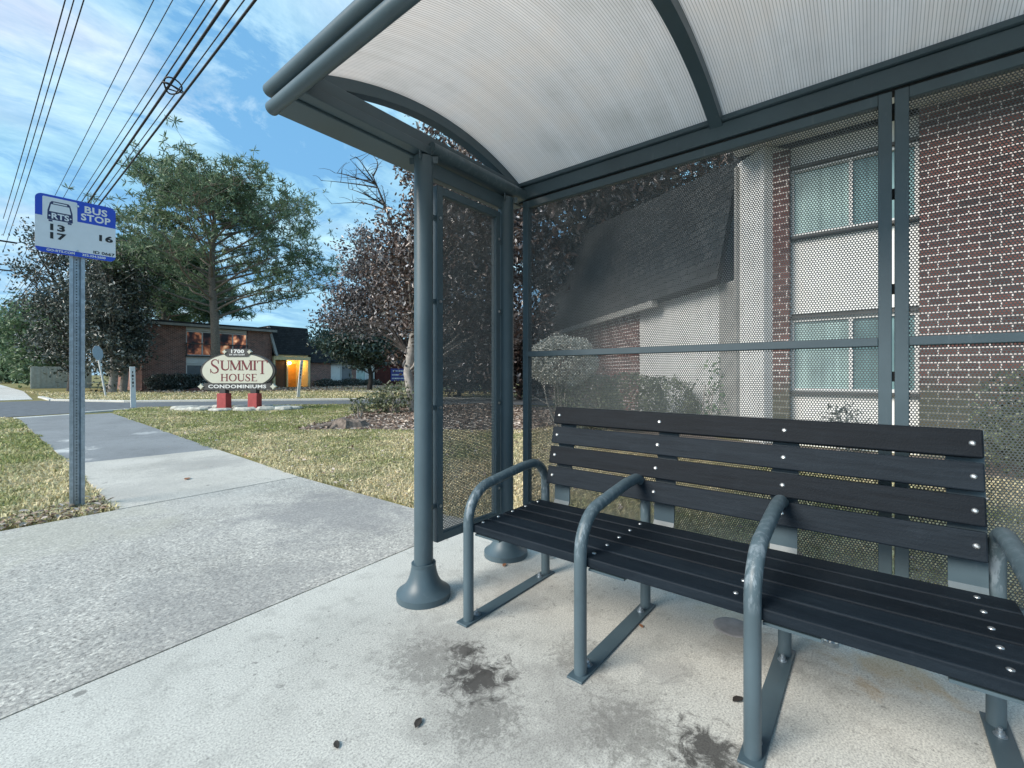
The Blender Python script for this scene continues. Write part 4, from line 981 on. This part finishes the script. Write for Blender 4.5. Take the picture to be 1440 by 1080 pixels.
def needle_tufts(C, n, L, wd):
    """bursts of n needles at every centre"""
    N = len(C)*n; P = np.repeat(C, n, 0); d = RNG.normal(size=(N,3)); d[:,2] += .35; d /= np.linalg.norm(d, axis=1)[:,None]
    s = np.cross(d, RNG.normal(size=(N,3))); s /= np.linalg.norm(s, axis=1)[:,None]+1e-9
    l = (L*RNG.uniform(.6,1.2,N))[:,None]
    V = np.stack([P-s*wd*.4, P+s*wd*.4, P+d*l*.6+s*wd, P+d*l, P+d*l*.6-s*wd], 1).reshape(-1,3); i = np.arange(N)*5
    return V, np.stack([i,i+1,i+2,i+3,i+4], 1)
def pine(label, base, H, zlow, rad, r0, nl, dens, leafm, barkm, tuft=.34, wd=.03, side=None, up=1.0):
    tr = thing('pine_tree', label, 'tree', base); bx, by, _ = base
    m = MB(); tp = [Vector((bx+.25*math.sin(i*.9)*.4, by+.08*math.cos(i*1.3)-.08, -.1+H*.97*i/9)) for i in range(10)]
    m.tube(tp, [r0*(1.15 if i == 0 else 1-.85*(i/9)**1.2) for i in range(10)], 10)
    def at(z): q = max(0, min(8.999, z/(H*.97)*9)); i = int(q); return tp[i].lerp(tp[i+1], q-i)
    C = []
    for k in range(nl):
        q = (k+.5)/nl; z = zlow + (H*.96-zlow)*q**.9; az = k*2.39996+random.uniform(-.4,.4)
        env = rad*(.88*math.sqrt(max(0, 1-(max(0,q-.42)/.6)**2)) + .12*(q<.3))*random.uniform(.72,1.1)
        if side: env *= 1+side*math.cos(az-R(-39))
        el = R(random.uniform(4,24) + 48*q**1.3)*up; a = at(z)
        b = a + Vector((math.cos(az)*math.cos(el), math.sin(az)*math.cos(el), math.sin(el)))*max(env,1.2)
        if b.z > H-1.6: b.z = H - 1.6 - random.random()*.6
        path = limb_path(a, b, .10, 8, -.03); rl = .022+.0095*env
        m.tube(path, [max(.014, rl*(1-.85*i/8)) for i in range(9)], 6)
        for s_ in range(int(5+env*1.5)):
            i = random.randint(3,8); p0 = path[i]; a2 = az+random.choice((-1,1))*random.uniform(.3,1.3); L2 = env*random.uniform(.14,.34)
            e2 = p0 + Vector((math.cos(a2), math.sin(a2), random.uniform(-.1,.75)))*L2
            p2 = limb_path(p0, e2, .14, 4); m.tube(p2, [.022,.018,.014,.010,.007], 4)
            for j in range(int(dens*random.uniform(.6,1.5))):
                c = p2[random.randint(2,4)] + Vector((random.gauss(0,1), random.gauss(0,1), random.gauss(0,.55)))*(.16+L2*.16); C.append(tuple(c))
            if random.random() < .5:
                e3 = p2[3] + Vector((random.uniform(-1,1), random.uniform(-1,1), random.uniform(0,.9)))*L2*.55
                m.tube([p2[3], e3], [.012,.006], 4)
                for j in range(int(dens*.7)): C.append(tuple(e3 + Vector((random.gauss(0,1), random.gauss(0,1), random.gauss(0,.6)))*.2))
    m.build('trunk', barkm, tr)
    V, F = needle_tufts(np.array(C), 11, tuft, wd); np_mesh('crown', V, F, leafm, tr)
    return tr
random.seed(11)
pine('tall open crowned pine standing before the brick building behind the oval sign', (11.25,35.5,0), 15.4, 5.0, 6.9, .34, 62, 5.0, M['lf_pine'], M['bark'], .36, .027, .2, .85)
random.seed(21)
pine('dense soft pine behind the left end of the brick building', (12,50,0), 13.4, 5.0, 5.6, .3, 40, 11, M['lf_green'], M['bark'], .5, .035)
random.seed(4)
def T(px_, py_, h): return [Vector((px_+.1*math.sin(i), py_+.1*math.cos(i*2), -.1+h*i/7)) for i in range(8)]
# dark evergreens at left
tree('evergreen_tree', 'dark sparse evergreen, leftmost of the dark trees beyond the side street', (5.1,43,0), T(5.1,43,8.5), .26, [((5.1,43,7.6),(3.0,3.0,4.6)),((4.8,42,4.0),(2.6,2.6,3.0))], 120, 78, .42, .21, M['lf_dark'], M['bark_dark'], group='dark trees beyond the side street')
tree('evergreen_tree', 'dark evergreen with pale trunk behind the stop sign', (6.3,37.5,0), T(6.3,37.5,8), .24, [((6.2,37.5,5.2),(2.6,2.6,4.6)),((6.6,38,3.0),(2.0,2.0,2.2))], 120, 78, .38, .20, M['lf_dark'], M['bark_pale'], group='dark trees beyond the side street')
tree('evergreen_tree', 'dark evergreen beside the left corner of the brick building', (7.0,38.4,0), T(7.0,38.4,8), .22, [((6.9,38.4,5.4),(1.4,1.6,4.0))], 80, 70, .36, .19, M['lf_dark'], M['bark_pale'], group='dark trees beyond the side street')
tree('leafy_tree', 'grey green roundish tree beyond the fence at the far left', (4.3,56,0), T(4.3,56,7), .2, [((4.5,56,4.2),(2.6,3.0,3.6))], 110, 50, .5, .34, M['lf_green'], M['bark_dark'])
tree('leafy_tree', 'distant pale green trees at the left edge over the far sidewalk', (5.2,88,0), T(5.2,88,9), .3, [((5.2,88,5),(5,6,5.5))], 90, 50, .9, .6, M['lf_green'], M['bark_dark'])
# trees at right
tree('magnolia_tree', 'big brown and glossy magnolia beside the shelter end', (9.15,11.3,0), [(9.15,11.3,-.1),(9.0,11.45,1.2),(9.1,11.3,2.4),(9.5,10.9,4),(9.8,10.5,6),(10,10.2,8),(10.1,10,9.2)], .17,
     [((10.2,9.8,4.6),(2.5,2.5,3.1)),((10.0,10.0,7.6),(1.9,1.9,1.9)),((9.4,11.0,6.3),(1.2,1.2,1.6)),((10.8,9.0,4.6),(1.3,1.3,2.9)),((8.7,11.6,4.4),(1.2,1.2,2.0))], 300, 92, .30, .15, M['lf_magn'], M['bark_pale'], aspect=.42)
tree('silver_leaf_tree', 'tree with silvery brown leaves between the pine and the magnolia', (12.0,13.9,0), [(12.0,13.9,-.1),(11.9,14.2,.9),(11.65,14.8,2.0),(11.5,15.3,2.9),(11.4,16.2,4.0),(11.4,17.2,5.4),(11.4,17.7,7.0)], .11, [((11.5,17.6,5.3),(1.35,1.35,2.4)),((11.2,18.6,3.8),(1.4,1.4,1.1)),((12.0,16.0,4.2),(1.3,1.3,1.8))], 150, 62, .26, .15, M['lf_silver'], M['bark_dark'])
tree('magnolia_tree', 'low spreading dark green magnolia before the white windows', (19.2,28.9,0), T(19.2,28.9,4.2), .2, [((18.6,29.4,3.6),(3.3,3.3,1.75))], 150, 64, .36, .24, M['lf_teal'], M['bark_dark'])
tree('leafy_tree', 'brown leaved tree behind the mansard roof of the near block', (19,11,0), T(19,11,11), .25, [((19,11,8.6),(4.2,4.2,4.6)),((24,8.5,11),(4.5,4.5,4.5))], 200, 70, .6, .36, M['lf_magn'], M['bark_dark'])
tree('understory_tree', 'low brown leaved tree behind the magnolia, seen through the end screen', (15.2,15.5,0), T(15.2,15.5,4), .12, [((15.2,15.5,2.4),(3.2,3.2,2.3))], 110, 60, .4, .22, M['lf_magn'], M['bark_dark'], group='brown understory trees behind the magnolia')
tree('understory_tree', 'low brown leaved tree against the wing of the near block', (16.2,12.6,0), T(16.2,12.6,4), .12, [((16.2,12.6,2.5),(2.3,2.3,2.4))], 90, 60, .4, .22, M['lf_magn'], M['bark_dark'], group='brown understory trees behind the magnolia')
tree('understory_tree', 'low brown leaved tree farthest back behind the magnolia', (22.5,20.5,0), T(22.5,20.5,4.5), .14, [((22.5,20.5,2.8),(4.4,4.4,2.7))], 120, 60, .5, .28, M['lf_magn'], M['bark_dark'], group='brown understory trees behind the magnolia')
# bare tree
random.seed(9)
bt = thing('bare_tree', 'bare twiggy tree showing above the magnolia', 'tree', (12.6,14.8,0)); m = MB()
tp = [Vector((12.6,14.8,-.1)),Vector((12.3,15.1,3)),Vector((11.9,15.5,6)),Vector((11.4,16.0,8.2)),Vector((11.0,16.4,9.6))]
m.tube(tp, [.14,.12,.08,.05,.02], 8)
for k in range(16):
    a = tp[random.randint(2,3)].lerp(tp[4], random.random()); d = Vector((-.45+random.uniform(-.6,.6), .5+random.uniform(-.5,.5), random.uniform(.0,.8))); e = a + d*random.uniform(1.0,2.4)
    p = limb_path(a, e, .2, 6); m.tube(p, [.035*(1-.8*i/6) for i in range(7)], 5)
    for j in range(6):
        b = p[random.randint(2,6)]; m.tube(limb_path(b, b+Vector((random.uniform(-1,1), random.uniform(-1,1), random.uniform(-.2,1)))*.55, .15, 3), [.012,.009,.007,.004], 4)
m.build('trunk', M['bark_dark'], bt)

def shrub(name, label, ells, n, lsize, mat, base, stems=0, cat='shrub', group=None, sh=.5, stemm=None, spread=.05, aspect=.5):
    s = thing(name, label, cat, base, group); P = []
    vols = np.array([e[1][0]*e[1][1]*e[1][2] for e in ells])**.7; pr = vols/vols.sum()
    for e, p in zip(ells, pr):
        k = int(n*p); d = RNG.normal(size=(k,3)); d /= np.linalg.norm(d, axis=1)[:,None]; r = (sh + (1-sh)*RNG.random(k)**.5)[:,None]
        lump = (.86+.24*vnoise(d[:,0]*2.2+9, d[:,1]*2.2+9+d[:,2]*2, 1.6, 2))[:,None]
        q = np.array(e[0]) + d*r*lump*np.array(e[1]); P.append(q[q[:,2] > -.02] + 0)
    leaves_mesh('foliage', np.concatenate(P), lsize, mat, s, aspect, .22)
    m = MB(); c = Vector(ells[0][0])
    for k in range(max(stems, 3)):
        a = 2*math.pi*k/max(stems,3)+random.random(); e = c + Vector((math.cos(a)*ells[0][1][0]*.6, math.sin(a)*ells[0][1][1]*.6, ells[0][1][2]*.2))
        pth = limb_path(Vector(base)+Vector((math.cos(a)*.08, math.sin(a)*.08, -.05)), e, .1, 5); m.tube(pth, [.022*(1-.7*i/5) for i in range(6)], 5)
        for j in range(4):
            b = pth[random.randint(2,5)]; m.tube([b, b+Vector((random.uniform(-1,1), random.uniform(-1,1), random.uniform(.3,1)))*ells[0][1][0]*.5], [.010,.004], 4)
    m.build('stems', stemm or M['bark_pale'], s)
    return s
shrub('dome_shrub', 'dome clipped pale shrub with bare branching stems behind the screen', [((8.08,5.11,1.42),(.76,.76,.54))], 9000, .05, M['lf_grey'], (8.08,5.11,0), 12, sh=.78)
shrub('hedge', 'rounded low hedge behind the bench by the white wall', [((8.5,4.75,.55),(.75,.75,.66)),((9.0,3.95,.55),(.72,.72,.64)),((9.3,3.3,.5),(.6,.6,.62))], 15000, .05, M['lf_hedge'], (8.9,4.1,0), 4, 'hedge', sh=.72)
shrub('shrub', 'dark shrub against the brick wall at the right edge', [((7.75,-1.75,.55),(.7,.85,.75)),((7.6,-2.7,.6),(.8,.9,.85))], 5200, .075, M['lf_hedge'], (7.7,-2.1,0), 4, sh=.5)
shrub('shrub', 'thin plant climbing the white wall beside the hedge', [((9.1,2.35,.75),(.25,.3,.8)),((9.2,2.55,.3),(.3,.3,.35))], 200, .08, M['lf_green'], (9.1,2.4,0), 4, sh=.1)
shrub('shrub', 'small spiky plant under the lower window of the near block', [((8.3,.35,.35),(.25,.3,.42))], 220, .12, M['lf_dark'], (8.3,.35,0), 3, sh=.1, aspect=.2)
shrub('shrub', 'small loose bush with pale leaves beside the shelter post', [((8.35,11.2,.45),(.6,.6,.55)),((8.0,11.7,.3),(.5,.5,.4))], 900, .10, M['lf_hedge'], (8.3,11.3,0), 6, sh=.2)
shrub('shrub', 'sparse seedling in the leaf bed right of the stump', [((6.95,11.0,.3),(.3,.3,.35))], 110, .09, M['lf_hedge'], (6.95,11.0,0), 4, sh=.1)
shrub('shrub', 'brown low bush behind the end screen', [((11.6,6.6,.6),(.9,.9,.8))], 1800, .09, M['lf_magn'], (11.6,6.6,0), 4, sh=.4)
shrub('hedge', 'clipped dark hedge along the left part of the far brick wall', [((9.2,39,.55),(1.0,.6,.62)),((10.3,38.8,.55),(1.0,.6,.66)),((11.4,38.9,.55),(.9,.6,.6))], 5200, .14, M['lf_dark'], (10.3,38.9,0), 3, 'hedge', sh=.55)
shrub('hedge', 'low dark hedge under the white windows of the far building', [((21.5,39.2,.3),(1.3,.5,.4)),((24,39.2,.3),(1.6,.5,.42)),((26.2,39.2,.28),(1.2,.5,.38))], 4200, .14, M['lf_dark'], (24,39.2,0), 3, 'hedge', sh=.5)
m = MB(); n = 24; vs = []
for l, (k, z) in enumerate(((1,-.05),(.75,.16),(.4,.27),(.05,.32))):
    vs += [(11.9+2.0*k*math.cos(2*math.pi*q/n)*(1+.1*random.random()), 36.6+1.6*k*math.sin(2*math.pi*q/n)*(1+.1*random.random()), z) for q in range(n)]
m.add(vs, [(l*n+q, l*n+(q+1)%n, (l+1)*n+(q+1)%n, (l+1)*n+q) for l in range(3) for q in range(n)], True)
tag(m.build('mulch_mound', M['mulch']), kind='structure')
# far fence
fn_ = thing('wood_fence', 'weathered grey board fence at the far left under the trees', 'fence', (4.2,54,0))
m = MB(); random.seed(2)
for i in range(22):
    x = 3.9 + i*.16; m.box(x, x+.1605, 52.0+.02*(i%2), 52.03+.02*(i%2), 0, 1.75+.04*random.random())
m.build('boards', M['fence'], fn_)
m = MB()
for x in (3.9,5.6,7.35): m.box(x-.06,x+.06,52.06,52.18,0,1.7).cut()
m.build_each('post', M['fence'], fn_)
# strip helper keys
for o in bpy.data.objects:
    if '_loc' in o: del o['_loc']
